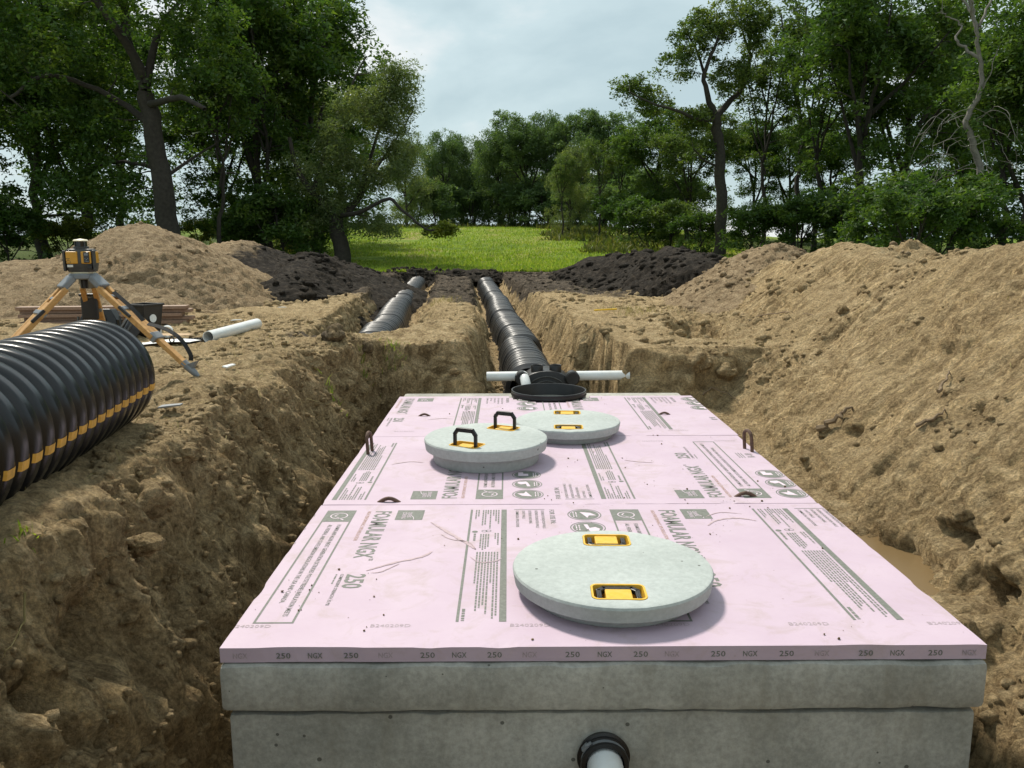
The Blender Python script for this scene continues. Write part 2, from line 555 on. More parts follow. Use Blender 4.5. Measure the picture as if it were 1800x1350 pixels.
M['leaf_dark'] = leaf_material("dark_leaves", (0.0272, 0.0598, 0.0136), (0.058, 0.1126, 0.0221), (0.1451, 0.1963, 0.0307))
M['leaf_mid'] = leaf_material("green_leaves", (0.0292, 0.0636, 0.0146), (0.061, 0.114, 0.0239), (0.1326, 0.1856, 0.0345))
M['leaf_willow'] = leaf_material("willow_leaves", (0.0612, 0.0934, 0.0354), (0.1207, 0.161, 0.0644), (0.2415, 0.2656, 0.0966))
M['leaf_elm'] = leaf_material("elm_leaves", (0.0405, 0.0702, 0.0189), (0.0783, 0.1242, 0.0297), (0.162, 0.189, 0.0473))
M['leaf_yellow'] = leaf_material("yellow_green_leaves", (0.06, 0.09, 0.0144), (0.132, 0.168, 0.024), (0.252, 0.252, 0.036))
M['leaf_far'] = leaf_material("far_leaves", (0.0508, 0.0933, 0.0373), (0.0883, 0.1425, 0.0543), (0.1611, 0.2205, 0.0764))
M['grass'] = leaf_material("grass_blades", (0.12, 0.19, 0.02), (0.20, 0.285, 0.032), (0.33, 0.34, 0.08), 0.5)
M['weed'] = leaf_material("weeds", (0.05, 0.07, 0.015), (0.09, 0.11, 0.025), (0.19, 0.17, 0.06), 0.4)
M['straw'] = leaf_material("straw", (0.20, 0.16, 0.06), (0.30, 0.25, 0.10), (0.42, 0.36, 0.17), 0.2)
M['bark'] = simple("dark_bark", (0.034, 0.029, 0.023), 0.95, 0.4, 9, bstr=0.9, bscale=22)
M['bark_pale'] = simple("bleached_dead_wood", (0.17, 0.155, 0.135), 0.9, 0.3, 9, bstr=0.6, bscale=30)

# ================================================================== terrain
G = 0.37                     # grade level; z = 0 is the top of the foam boards
PIT_Z = -0.95
YS = 1.17                    # the plan below is drawn with depths to be multiplied by YS

LIP = ([-3.5, -2.0, -0.5, 0.84, 2.2, 2.85, 3.7, 4.2, 9], [-1.75, -1.62, -1.62, -1.76, -1.92, -1.93, -1.72, -1.52, -1.45])
CREST_Y = [-4, 0, 2.2, 3.2, 4.1, 4.6, 5.6, 6.4, 7.2, 8.2, 9.5, 11, 14, 17, 19, 20]
CREST_X = [3.7, 3.7, 3.65, 3.55, 3.45, 3.45, 3.65, 3.6, 3.6, 3.5, 3.45, 3.3, 2.9, 2.3, 1.6, 1.2]
CREST_Z = [1.5, 1.45, 1.34, 1.22, 1.10, 1.08, 1.20, 1.10, 1.04, 1.16, 0.98, 0.92, 0.75, 0.60, 0.45, 0.37]
TR_R = [(0.02, 3.9), (-0.06, 4.45), (-0.16, 7.2), (-0.39, 10.3), (-0.97, 19.4)]
TR_L = [(-1.90, 5.5), (-1.92, 5.7), (-2.12, 8.2), (-2.48, 12.2), (-3.07, 19.4)]


def trench_z(y, which):
    return np.interp(y, [4.5, 19.5], [-0.19, -0.06]) if which == 'right' else np.interp(y, [5.5, 19.5], [-0.12, -0.05])



def poly_dist(x, y, pts):
    best = None
    for (ax, ay), (bx, by) in zip(pts[:-1], pts[1:]):
        dx, dy = bx - ax, by - ay
        t = np.clip(((x - ax) * dx + (y - ay) * dy) / (dx * dx + dy * dy), 0, 1)
        d = np.hypot(x - ax - t * dx, y - ay - t * dy)
        best = d if best is None else np.minimum(best, d)
    return best


def land(x, y):
    """open land without the cuts: grade, the rise of the lawn"""
    r = np.hypot(x, y)
    z = G + 2.25 * sstep(21, 60, y) * sstep(-70, -20, x) * (1 - 0.45 * sstep(6, 26, x))
    z = z + 0.05 * vnoise(x * 0.5, y * 0.5, 0.3, 3) + 0.03 * vnoise(x * 1.7, y * 1.7, 0.3, 4)
    z = z + (0.5 * vnoise(x * 0.02, y * 0.02, 0.1, 9)) * sstep(60, 160, r)
    return z


def terrain(x, y):
    y = y / YS
    wob = 0.10 * vnoise(x * 1.3, y * 1.3, 5.1, 11) + 0.05 * vnoise(x * 3.9, y * 3.9, 2.2, 12)
    wob2 = 0.08 * vnoise(x * 0.9 + 7, y * 2.3, 1.1, 13) + 0.05 * vnoise(x * 4.1, y * 4.1, 8.2, 14)
    g = land(x, y)
    # spoil ridge along the right side
    xc = np.interp(y, CREST_Y, CREST_X); zc = np.interp(y, CREST_Y, CREST_Z)
    zc = zc + 0.07 * vnoise(y * 1.6, x * 0.3, 0.5, 21) + 0.035 * vnoise(y * 4.1, x * 0.5, 0.5, 22)
    dx = x - xc
    sl = np.where(dx < 0, 0.74 - 0.14 * sstep(8, 14, y), 0.55)
    ridge = zc - np.sqrt((dx * sl) ** 2 + 0.10 ** 2) + 0.10 + wob * 0.9
    ridge = np.where(y > 21.5, -5, ridge)
    h0 = smax(g, ridge, 0.12)
    h0 = h0 - 0.10 * sstep(6.5, 8.5, y) * (1 - sstep(19, 21, y)) * sstep(-2.8, -2.0, x) * (1 - sstep(-0.8, -0.3, x))
    # low lip of loose soil along the left edge of the pit
    lip = np.interp(y, *LIP) + wob * 0.9
    berm = 0.10 * np.exp(-((x - lip + 0.22) / 0.2) ** 2) * sstep(-3, 0, y) * (1 - sstep(4.0, 4.8, y)) * (0.6 + 1.2 * vnoise(y * 1.9, 0.4, 0.2, 31))
    h0 = h0 + np.clip(berm, -0.05, 0.25)
    # soil heap between the trenches and the pit's far edge
    h0 = h0 + 0.12 * np.exp(-(((x + 1.05) / 0.5) ** 2 + ((y - 5.0) / 0.45) ** 2)) + 0.08 * np.exp(-(((x + 0.95) / 0.4) ** 2 + ((y - 7.2) / 1.4) ** 2))
    # pit
    base = -1.26
    kL = (G - PIT_Z) / np.maximum(base - lip, 0.12)
    left = PIT_Z + (base - x) * kL
    right = np.where(x < 1.36, PIT_Z + (x - 1.27) * 6.0, -0.41 + (x - 1.36) * 0.86) + wob2 * 1.0
    # right wall becomes steeper and its edge swings in at the far end of the tank
    yb = 3.82 + 1.06 * sstep(-0.33, -0.10, x) * (1 - sstep(0.56, 0.80, x)) + wob2 * 0.4
    far = PIT_Z + (y - yb) * 2.6
    near = PIT_Z + (-3.2 - y) * 1.5
    cut = np.maximum(np.maximum(left, right), np.maximum(far, near))
    cut = np.maximum(cut, PIT_Z)
    h = smin(h0, cut, 0.10)
    # trenches
    dr = poly_dist(x, y, TR_R) + wob2 * 0.45
    side = 0.02 * np.sign(x)
    tz = trench_z(y, 'right')
    h = smin(h, tz + np.maximum(dr - 0.40, 0) * 3.0 - 0.3 * sstep(0.0, 1.0, 4.9 - y), 0.08)
    dl = poly_dist(x, y, TR_L) + wob * 0.5
    xl_ = np.interp(y, [p[1] for p in TR_L], [p[0] for p in TR_L])
    h = smin(h, trench_z(y, 'left') + np.maximum(dl - 0.40, 0) * np.where(x > xl_, 1.3, 2.4), 0.08)
    # shallow cut coming in from the right, behind the shelf
    gap = 0.12 + np.maximum(np.hypot((x - 1.75) * 1.0, (y - 5.75) * 0.42) - 0.22 + wob, 0) * 1.9
    h = smin(h, gap, 0.06)
    fill = -0.19 - 0.13 * np.exp(-((y - 1.08) / 0.30) ** 2) - 0.8 * (1 - sstep(0.28, 0.5, y)) + wob2 * 0.25
    h = np.where((x > 1.12) & (x < 1.8) & (y < 4.0), np.maximum(h, fill), h)
    # undercut hollow in the left wall, wet hollow and collapsed hole on the right
    h = h - 0.15 * np.exp(-(((x - 1.58) / 0.12) ** 2 + ((y - 1.08) / 0.24) ** 2))
    h = h - 0.22 * np.exp(-(((x - 1.66) / 0.13) ** 2 + ((y + 0.02) / 0.13) ** 2))
    return h


def spaced(*segs):
    """segments (start, end, spacing0, spacing1): spacing grows geometrically"""
    out = []
    for a, b, s0, s1 in segs:
        p = a; L = b - a
        while p < b - 1e-6:
            out.append(p)
            t = (p - a) / L
            p += s0 * (s1 / s0) ** t
    out.append(segs[-1][1])
    return np.array(out)


def grid_faces(nx, ny):
    i = np.arange(nx - 1)[None, :] + np.arange(ny - 1)[:, None] * nx
    i = i.ravel()
    return np.stack([i, i + 1, i + nx + 1, i + nx], 1)


def roughen(V, nx, ny, amp, seed, steep_streak=1.0, falloff=None):
    """displace a grid surface along its normals with clods, crumbs and scraped streaks"""
    P = V.reshape(ny, nx, 3)
    du = np.empty_like(P); dv = np.empty_like(P)
    du[:, 1:-1] = P[:, 2:] - P[:, :-2]; du[:, 0] = P[:, 1] - P[:, 0]; du[:, -1] = P[:, -1] - P[:, -2]
    dv[1:-1] = P[2:] - P[:-2]; dv[0] = P[1] - P[0]; dv[-1] = P[-1] - P[-2]
    n = np.cross(du, dv).reshape(-1, 3)
    n /= np.maximum(np.linalg.norm(n, axis=1, keepdims=True), 1e-9)
    x, y, z = V[:, 0].astype(np.float32), V[:, 1].astype(np.float32), V[:, 2].astype(np.float32)
    steep = np.clip((1 - n[:, 2]) * 2.8, 0, 1)
    region = 0.5 + 0.5 * vnoise(x * 0.8, y * 0.8, z * 0.8, seed + 90)
    lump = fbm(x, y, z, 3.1, 3, seed, 0.55)
    crumb = fbm(x, y, z, 11.0, 4, seed + 10, 0.62, ridge=True)
    fine = fbm(x, y, z, 34.0, 2, seed + 20, 0.6)
    streak = vnoise(y * 12 + 0.9 * lump, x * 0.9 + z * 0.8, z * 0.9, seed + 30) * 0.6 + vnoise(y * 29 + 1.5 * lump, x * 1.6, z * 1.8, seed + 31) * 0.4
    patch = sstep(-0.1, 0.4, vnoise(x * 1.4, y * 1.4, z * 1.4, seed + 41))
    d = 0.075 * lump + (0.034 + 0.040 * patch) * crumb * (0.45 + 0.9 * region) + 0.016 * fine
    d = d + steep_streak * steep * 0.062 * streak * (1 - 0.55 * patch)
    soft = sstep(1.45, 1.75, x) * sstep(-0.30, 0.0, z) * sstep(0.15, 0.45, steep) * (1 - 0.55 * patch)
    d = d - soft * 0.62 * (0.075 * lump + (0.034 + 0.040 * patch) * crumb * (0.45 + 0.9 * region))
    rough_l = (1 - sstep(-1.35, -1.15, x)) * (1 - sstep(5.6, 6.2, y)) * sstep(0.05, 0.35, steep) * (0.35 + 0.65 * patch)
    d = d + rough_l * (0.045 * fbm(x, y, z, 6.5, 4, seed + 60, 0.62, True) + 0.012 * fbm(x, y, z, 26.0, 2, seed + 65, 0.6, True))
    # flats: dragged, softened relief
    d = d * amp * (0.55 + 0.45 * steep)
    if falloff is not None: d = d * falloff
    V = V + n * d[:, None]
    return V, steep


xs = spaced((-400, -60, 45, 8), (-60, -8, 8, 0.16), (-8, -2.7, 0.16, 0.022), (-2.7, -1.0, 0.013, 0.013), (-1.0, 1.15, 0.07, 0.07),
            (1.15, 3.4, 0.0145, 0.018), (3.4, 7, 0.03, 0.14), (7, 60, 0.14, 8), (60, 400, 8, 45))
ys = spaced((-14, -2.2, 2.0, 0.10), (-2.2, -0.9, 0.10, 0.02), (-0.9, 5.2, 0.0145, 0.0165), (5.2, 12, 0.0165, 0.045), (12, 27, 0.045, 0.12), (27, 80, 0.25, 2.0), (80, 700, 4, 60))
nx, ny = len(xs), len(ys)
ys = ys * YS
X, Y = np.meshgrid(xs.astype(np.float32), ys.astype(np.float32))
x, y = X.ravel(), Y.ravel()
z = terrain(x, y)
V = np.stack([x, y, z], 1).astype(np.float64)
dist = np.hypot(x - CX, y - CY)
CAVES = ((-1.60, -0.04, 0.10, 0.30, 0.115, 0.055, -0.30), (-1.55, 0.02, 0.00, 0.30, 0.085, 0.050, -0.16), (-1.58, -0.30, 0.04, 0.25, 0.05, 0.06, -0.14), (-1.73, 1.55, 0.08, 0.2, 0.05, 0.03, -0.09), (-1.62, 1.34, -0.08, 0.2, 0.04, 0.05, -0.10), (1.62, 0.63, -0.18, 0.25, 0.075, 0.06, 0.20), (1.75, 1.02, -0.08, 0.25, 0.10, 0.03, 0.10), (1.9, 2.3, 0.05, 0.3, 0.05, 0.03, 0.08), (2.3, 1.6, 0.35, 0.3, 0.05, 0.03, 0.08))
V, steep = roughen(V, nx, ny, 1.0, 100, falloff=1 - 0.75 * sstep(18, 30, dist))
y = y / YS
# undercut hollow in the left wall (pushed into the bank, so it really overhangs)
for cx_, cy_, cz_, rx_, ry_, rz_, dp in CAVES:
    q = ((V[:, 0] - cx_) / rx_) ** 2 + ((V[:, 1] / YS - cy_) / ry_) ** 2 + ((V[:, 2] - cz_) / rz_) ** 2
    q = q * (1 + 0.5 * vnoise(V[:, 0] * 8, V[:, 1] * 8, V[:, 2] * 8, 77))
    w = 1.0 / (1.0 + q ** 2.2)
    V[:, 0] += dp * w
    V[:, 2] -= 0.15 * abs(dp) * w
grass = sstep(19.9, 21.0, y + 0.5 * vnoise(x * 0.6, y * 0.2, 0, 55)) + sstep(9.5, 13, np.abs(x + 1.5) + 0.8 * vnoise(x * 0.4, y * 0.4, 0, 56) - 2.5 * (y < 6))
grass = np.clip(grass, 0, 1)
dr = np.minimum(poly_dist(x, y, TR_R), poly_dist(x, y, TR_L))
topsoil = sstep(7.5, 12.5, y + 2.0 * vnoise(x * 1.2, y * 0.5, 0, 57)) * sstep(0.02, 0.25, V[:, 2]) * (1 - sstep(20.5, 22, y))
topsoil = np.maximum(topsoil * 0.95, 0.8 * np.exp(-(((x + 2.2) / 0.5) ** 2 + ((y - 5.0) / 0.35) ** 2)))
topsoil = np.maximum(topsoil, 0.55 * np.exp(-(((x - 1.75) / 0.35) ** 2 + ((y - 5.4) / 0.5) ** 2)))
damp_shade = np.clip(sstep(0.20, -0.55, V[:, 2]) * 0.5 + 0.10 * steep * (x < -1) * (y < 5), 0, 0.9)  # shade low in the pit and on its left wall, put into the colour
damp_shade *= np.where(x > 1.2, 0.35, 1.0)
field = sstep(75, 95, dist) * (np.abs(x) > 25)
wood = np.clip(sstep(2.2, 4.2, np.abs(x - 0.5) - 0.17 * (y - 20) - 6 + 1.5 * vnoise(x * 0.15, y * 0.15, 0, 58)), 0, 1) * sstep(20, 23, y) * (1 - sstep(52, 66, dist)) * 0.85
wood = np.maximum(wood, sstep(58, 64, y) * (1 - sstep(80, 90, y)) * 0.9 * (np.abs(x) < 40))
me = mesh_arrays("ground", V, grid_faces(nx, ny), True, dict(topsoil=topsoil, damp_shade=damp_shade, grass=grass, field=field, wood=wood, scraped=np.clip(steep * 1.6 * (1 - 0.5 * topsoil), 0, 1) * 0.9))
ground = link("ground", me, M['soil'])
tag(ground, "sandy ground with the dug pit, two trenches and the lawn beyond", None, None, "structure")
GV = V.reshape(ny, nx, 3)


def hz(px, py):
    """height of the finished ground near a point"""
    i = int(np.clip(np.searchsorted(xs, px), 1, nx - 1)); j = int(np.clip(np.searchsorted(ys, py), 1, ny - 1))
    tx = (px - xs[i - 1]) / (xs[i] - xs[i - 1]); ty = (py - ys[j - 1]) / (ys[j] - ys[j - 1])
    a = GV[j - 1, i - 1, 2] * (1 - tx) + GV[j - 1, i, 2] * tx
    b_ = GV[j, i - 1, 2] * (1 - tx) + GV[j, i, 2] * tx
    return float(a * (1 - ty) + b_ * ty)


HEAPS = []


def heap(name, label, cat, cx, cy, rx, ry, fn, tops, seed, step=0.035, group=None, mat=None):
    """a heap of soil as its own mesh: fn(u, v, x, y) gives the height above grade"""
    cy, ry = cy * YS, ry * YS
    ax = np.arange(cx - rx, cx + rx + step, step); ay = np.arange(cy - ry, cy + ry + step, step)
    X_, Y_ = np.meshgrid(ax.astype(np.float32), ay.astype(np.float32))
    xx, yy = X_.ravel(), Y_.ravel()
    hh = fn(xx, yy / YS) + 0.10 * vnoise(xx * 1.1, yy * 1.1, 0.5, seed) + 0.05 * vnoise(xx * 2.7, yy * 2.7, 0.5, seed + 1)
    base = terrain(xx, yy)
    Vh = np.stack([xx, yy, G + hh], 1).astype(np.float64)
    Vh, _ = roughen(Vh, len(ax), len(ay), 1.15, seed + 5, 0.8)
    F = grid_faces(len(ax), len(ay))
    keep = (Vh[:, 2] > base - 0.22)
    F = F[keep[F].all(1)]
    used = np.unique(F); remap = np.full(len(Vh), -1); remap[used] = np.arange(len(used))
    ts = tops(xx, yy / YS, Vh[:, 2]) if callable(tops) else np.full(len(xx), tops)
    me_ = mesh_arrays(name, Vh[used], remap[F], True, dict(topsoil=ts[used], damp_shade=np.zeros(len(used)), scraped=np.full(len(used), 0.35)))
    o = link(name, me_, mat or M['spoil'])
    tag(o, label, cat, group)
    HEAPS.append((Vh[used], ts[used]))
    return o


def cone(px, py, hgt, slope, rnd=0.25, sx=1.0, sy=1.0):
    return lambda a, b: hgt + rnd - np.sqrt((np.hypot((a - px) * sx, (b - py) * sy) * slope) ** 2 + rnd ** 2)


c1 = cone(-5.92, 9.0, 1.20, 0.60, 0.20, 1.0, 0.9); c2 = cone(-7.6, 8.7, 0.66, 0.42, 0.3)
heap("soil_heap", "tall rounded heap of brown sandy soil behind the tripod", "soil heap", -6.6, 8.9, 4.2, 3.0,
     lambda a, b: smax(c1(a, b), c2(a, b), 0.25), lambda a, b, c: np.full(len(a), 0.0), 300, 0.04, "excavated soil heaps")
c3 = cone(-6.2, 13.2, 0.98, 0.50, 0.15, 1.0, 0.9); c4 = cone(-4.6, 13.4, 0.62, 0.45, 0.2, 1.0, 0.6)
heap("soil_heap", "lower soil heap fading from brown to black, right of the tall left heap", "soil heap", -5.4, 13.2, 3.4, 3.2,
     lambda a, b: smax(c3(a, b), c4(a, b), 0.2), lambda a, b, c: sstep(-7.2, -4.6, a + 0.3 * (13 - b)) * 0.85, 330, 0.05, "excavated soil heaps")


def left_ridge(a, b):
    xc = np.interp(b, [8.5, 13, 16, 19.5], [-3.9, -4.45, -4.45, -4.3]); zz = np.interp(b, [7.8, 9, 13, 16, 18.5, 20.3], [-0.3, 0.30, 0.62, 0.42, 0.14, -0.25])
    return zz + 0.15 - np.sqrt(((a - xc) * 0.62) ** 2 + 0.15 ** 2) + 0.12 * vnoise(a * 0.9, b * 0.9, 0.1, 66)


heap("topsoil_ridge", "long low ridge of black topsoil on the left of the left trench", "topsoil ridge", -4.2, 14.2, 1.8, 6.6,
     left_ridge, 0.95, 360, 0.04, "topsoil ridges beside the trenches")


def right_ridge(a, b):
    xc = np.interp(b, [9, 11, 14, 16, 19], [3.2, 2.95, 2.4, 1.95, 1.25]); zz = np.interp(b, [8.5, 9.5, 11, 14, 16, 18.5, 20.2], [-0.3, 0.62, 0.72, 0.66, 0.48, 0.20, -0.25])
    return zz + 0.15 - np.sqrt(((a - xc) * 0.60) ** 2 + 0.15 ** 2) + 0.14 * vnoise(a * 1.0, b * 1.0, 0.1, 67)


heap("topsoil_ridge", "long low ridge of black topsoil on the right of the right trench", "topsoil ridge", 2.3, 14.2, 2.0, 6.2,
     right_ridge, 0.95, 390, 0.04, "topsoil ridges beside the trenches")


def end_ridge(a, b):
    zz = np.interp(a, [-4.4, -3.8, -2, 0, 1.2, 1.8], [-0.2, 0.05, 0.03, 0.06, 0.05, -0.2])
    return zz + 0.1 - np.sqrt(((b - 20.0) * 0.5) ** 2 + 0.1 ** 2) + 0.08 * vnoise(a * 1.5, b * 1.5, 0.1, 68)


heap("topsoil_ridge", "low black soil edge across the far ends of both trenches, before the lawn", "topsoil ridge", -1.3, 20.0, 3.6, 0.9,
     end_ridge, 0.97, 420, 0.04, "topsoil ridges beside the trenches")
c5 = cone(3.62, 8.3, 0.90, 0.62, 0.10, 1.0, 0.8)
heap("soil_heap", "pointed sandy heap next to the black ridge on the right", "soil heap", 3.65, 8.3, 1.7, 2.0,
     c5, lambda a, b, c: 0.55 * sstep(0.75, 1.05, c) * sstep(3.6, 4.1, a), 450, 0.03, "excavated soil heaps")
c6 = cone(3.95, 5.55, 0.90, 0.66, 0.12, 1.0, 0.75)
heap("soil_heap", "steep tan sand heap in the middle of the right bank", "soil heap", 3.95, 5.55, 1.6, 2.0,
     c6, 0.0, 480, 0.025, "excavated soil heaps", M['soil'])
# ================================================================== concrete tank
def chipped_box(name, x0, x1, y0, y1, z0, z1, mat, bev, seed, cham=None, parent=None, nseg=60):
    """long concrete block with bevelled, slightly chipped edges"""
    bm = bmesh.new()
    bmesh.ops.create_cube(bm, size=1.0)
    for v in bm.verts:
        v.co = Vector(((x0 + x1) / 2 + v.co.x * (x1 - x0), (y0 + y1) / 2 + v.co.y * (y1 - y0), (z0 + z1) / 2 + v.co.z * (z1 - z0)))
    bmesh.ops.bevel(bm, geom=list(bm.edges), offset=bev, segments=2, affect='EDGES', profile=0.6)
    es = [e_ for e_ in bm.edges if abs((e_.verts[0].co - e_.verts[1].co).normalized().x) > 0.99 and e_.calc_length() > 1]
    bmesh.ops.subdivide_edges(bm, edges=es, cuts=nseg, use_grid_fill=True)
    co = np.array([v.co[:] for v in bm.verts], np.float32)
    n1 = fbm(co[:, 0], co[:, 1], co[:, 2], 9.0, 3, seed)
    n2 = vnoise(co[:, 0] * 3, co[:, 1] * 3, co[:, 2] * 3, seed + 5)
    for v, a, b_ in zip(bm.verts, n1, n2):
        edge = (abs(v.co.z - z1) < bev * 1.2 and abs(v.co.y - y0) < bev * 1.2) or (abs(v.co.z - z0) < bev * 1.2 and abs(v.co.y - y0) < bev * 1.2)
        if edge:
            v.co.z += (0.5 * a * bev - max(0, a - 0.35) * bev) * (1 if v.co.z > (z0 + z1) / 2 else 0.6)
            v.co.y += max(0, b_ * 0.5 + a * 0.5) * bev * 0.8
    for f in bm.faces: f.smooth = True
    for e_ in bm.edges:
        if len(e_.link_faces) == 2 and e_.calc_face_angle(0) > R(50): e_.smooth = False
    me_ = bpy.data.meshes.new(name); bm.to_mesh(me_); bm.free()
    return link(name, me_, mat, parent)


tank = empty("concrete_tank", (0, 2.0, -0.95))
tag(tank, "grey precast concrete septic tank standing in the pit", "septic tank")
PIPE_C = Vector((0.002, 0.0, -0.375))
RISER_C, RISER_R = (0.04, 3.72 * YS), 0.315


def bool_cut(me_, cutters):
    o1 = bpy.data.objects.new("a", me_); COL.objects.link(o1)
    tmp = [o1]
    for c in cutters:
        o2 = bpy.data.objects.new("b", c); COL.objects.link(o2); tmp.append(o2)
        md = o1.modifiers.new("m", 'BOOLEAN'); md.object = o2; md.operation = 'DIFFERENCE'; md.solver = 'EXACT'
    bpy.context.view_layer.update()
    dg = bpy.context.evaluated_depsgraph_get()
    res = bpy.data.meshes.new_from_object(o1.evaluated_get(dg))
    for t in tmp: bpy.data.objects.remove(t)
    return res


def bore(o):
    c = MB().lathe([(RISER_R - 0.018, -0.80), (RISER_R - 0.018, 0.1)], (RISER_C[0], RISER_C[1], 0), 64).mesh("c")
    old = o.data; new = bool_cut(old.copy(), [c]); new.materials.clear(); new.materials.append(M['concrete']); o.data = new


o = chipped_box("tank_wall", -1.205, 1.205, -0.002, 4.03 * YS, -1.0, -0.229, M['concrete'], 0.014, 41)
bore(o)
o.parent = tank; o.matrix_parent_inverse = Matrix.Translation((0, -2.0, 0.95))
Mfront = Matrix.Rotation(R(90), 3, 'X')
boot = MB().lathe([(0.062, 0.002), (0.080, 0.002), (0.086, 0.02), (0.078, 0.024), (0.079, 0.034), (0.073, 0.036), (0.073, 0.052), (0.078, 0.055), (0.076, 0.064), (0.062, 0.064)], PIPE_C, 48, Mfront, closed=True).build("pipe_boot", M['black_plastic'], None, smooth=True)
boot.parent = tank; boot.matrix_parent_inverse = Matrix.Translation((0, -2.0, 0.95))
clampm = MB().lathe([(0.0735, 0.037), (0.0752, 0.037), (0.0752, 0.051), (0.0735, 0.051)], PIPE_C, 48, Mfront, closed=True)
clampm.box(PIPE_C + Vector((-0.060, -0.044, 0.050)), (0.024, 0.02, 0.016), Matrix.Rotation(R(-50), 3, 'Y'))
clampm.tube([PIPE_C + Vector((-0.060, -0.047, 0.058)), PIPE_C + Vector((-0.043, -0.047, 0.070))], 0.006, 8)
clamp = clampm.build("hose_clamp", M['grey_metal'], None, smooth=True)
clamp.parent = boot
slab = chipped_box("tank_cover_slab", -1.222, 1.222, -0.022, 4.055 * YS, -0.212, -0.056, M['concrete'], 0.020, 57)
bore(slab)
tag(slab, "thick concrete cover slab lying on the tank under the foam boards", "cover slab")
seal = MB().tube([(-1.19, 0.030, -0.2205), (1.19, 0.030, -0.2205)], 0.0095, 6).build("joint_seal", simple("black_mastic", (0.008, 0.008, 0.008), 0.6), tank)
seal.matrix_parent_inverse = Matrix.Translation((0, -2.0, 0.95))

# inlet pipe
def pipe_shell(a, b, r, wall=0.006, n=40):
    a, b = Vector(a), Vector(b); d = (b - a); L = d.length
    q = d.to_track_quat('Z', 'Y').to_matrix()
    return MB().lathe([(r - wall, 0), (r, 0), (r, L), (r - wall, L)], a, n, q, closed=True)


inlet = pipe_shell(PIPE_C + Vector((0, 0.2, 0)), PIPE_C + Vector((0, -0.55, -0.012)), 0.057).build("inlet_pipe", M['pvc'], None, smooth=True)
tag(inlet, "white plastic pipe entering the front wall of the concrete tank", "pipe")

# ================================================================== text helper
_tc = {}


def text_tris(s, xs_=1.0, off=0.0, res=2):
    k = (s, xs_, off, res)
    if k in _tc: return _tc[k]
    cu = bpy.data.curves.new("t", 'FONT'); cu.body = s; cu.size = 1.0
    cu.resolution_u = res; cu.offset = off; cu.space_character = 1.02
    ob = bpy.data.objects.new("t", cu); COL.objects.link(ob)
    bpy.context.view_layer.update()
    dg = bpy.context.evaluated_depsgraph_get()
    me_ = bpy.data.meshes.new_from_object(ob.evaluated_get(dg))
    bm = bmesh.new(); bm.from_mesh(me_)
    bmesh.ops.triangulate(bm, faces=bm.faces)
    v = np.array([q.co[:2] for q in bm.verts]) * [xs_, 1.0]
    f = [tuple(q.index for q in fc.verts) for fc in bm.faces]
    bm.free(); bpy.data.meshes.remove(me_); bpy.data.objects.remove(ob); bpy.data.curves.remove(cu)
    v[:, 0] -= v[:, 0].min()
    _tc[k] = (v, f)
    return _tc[k]


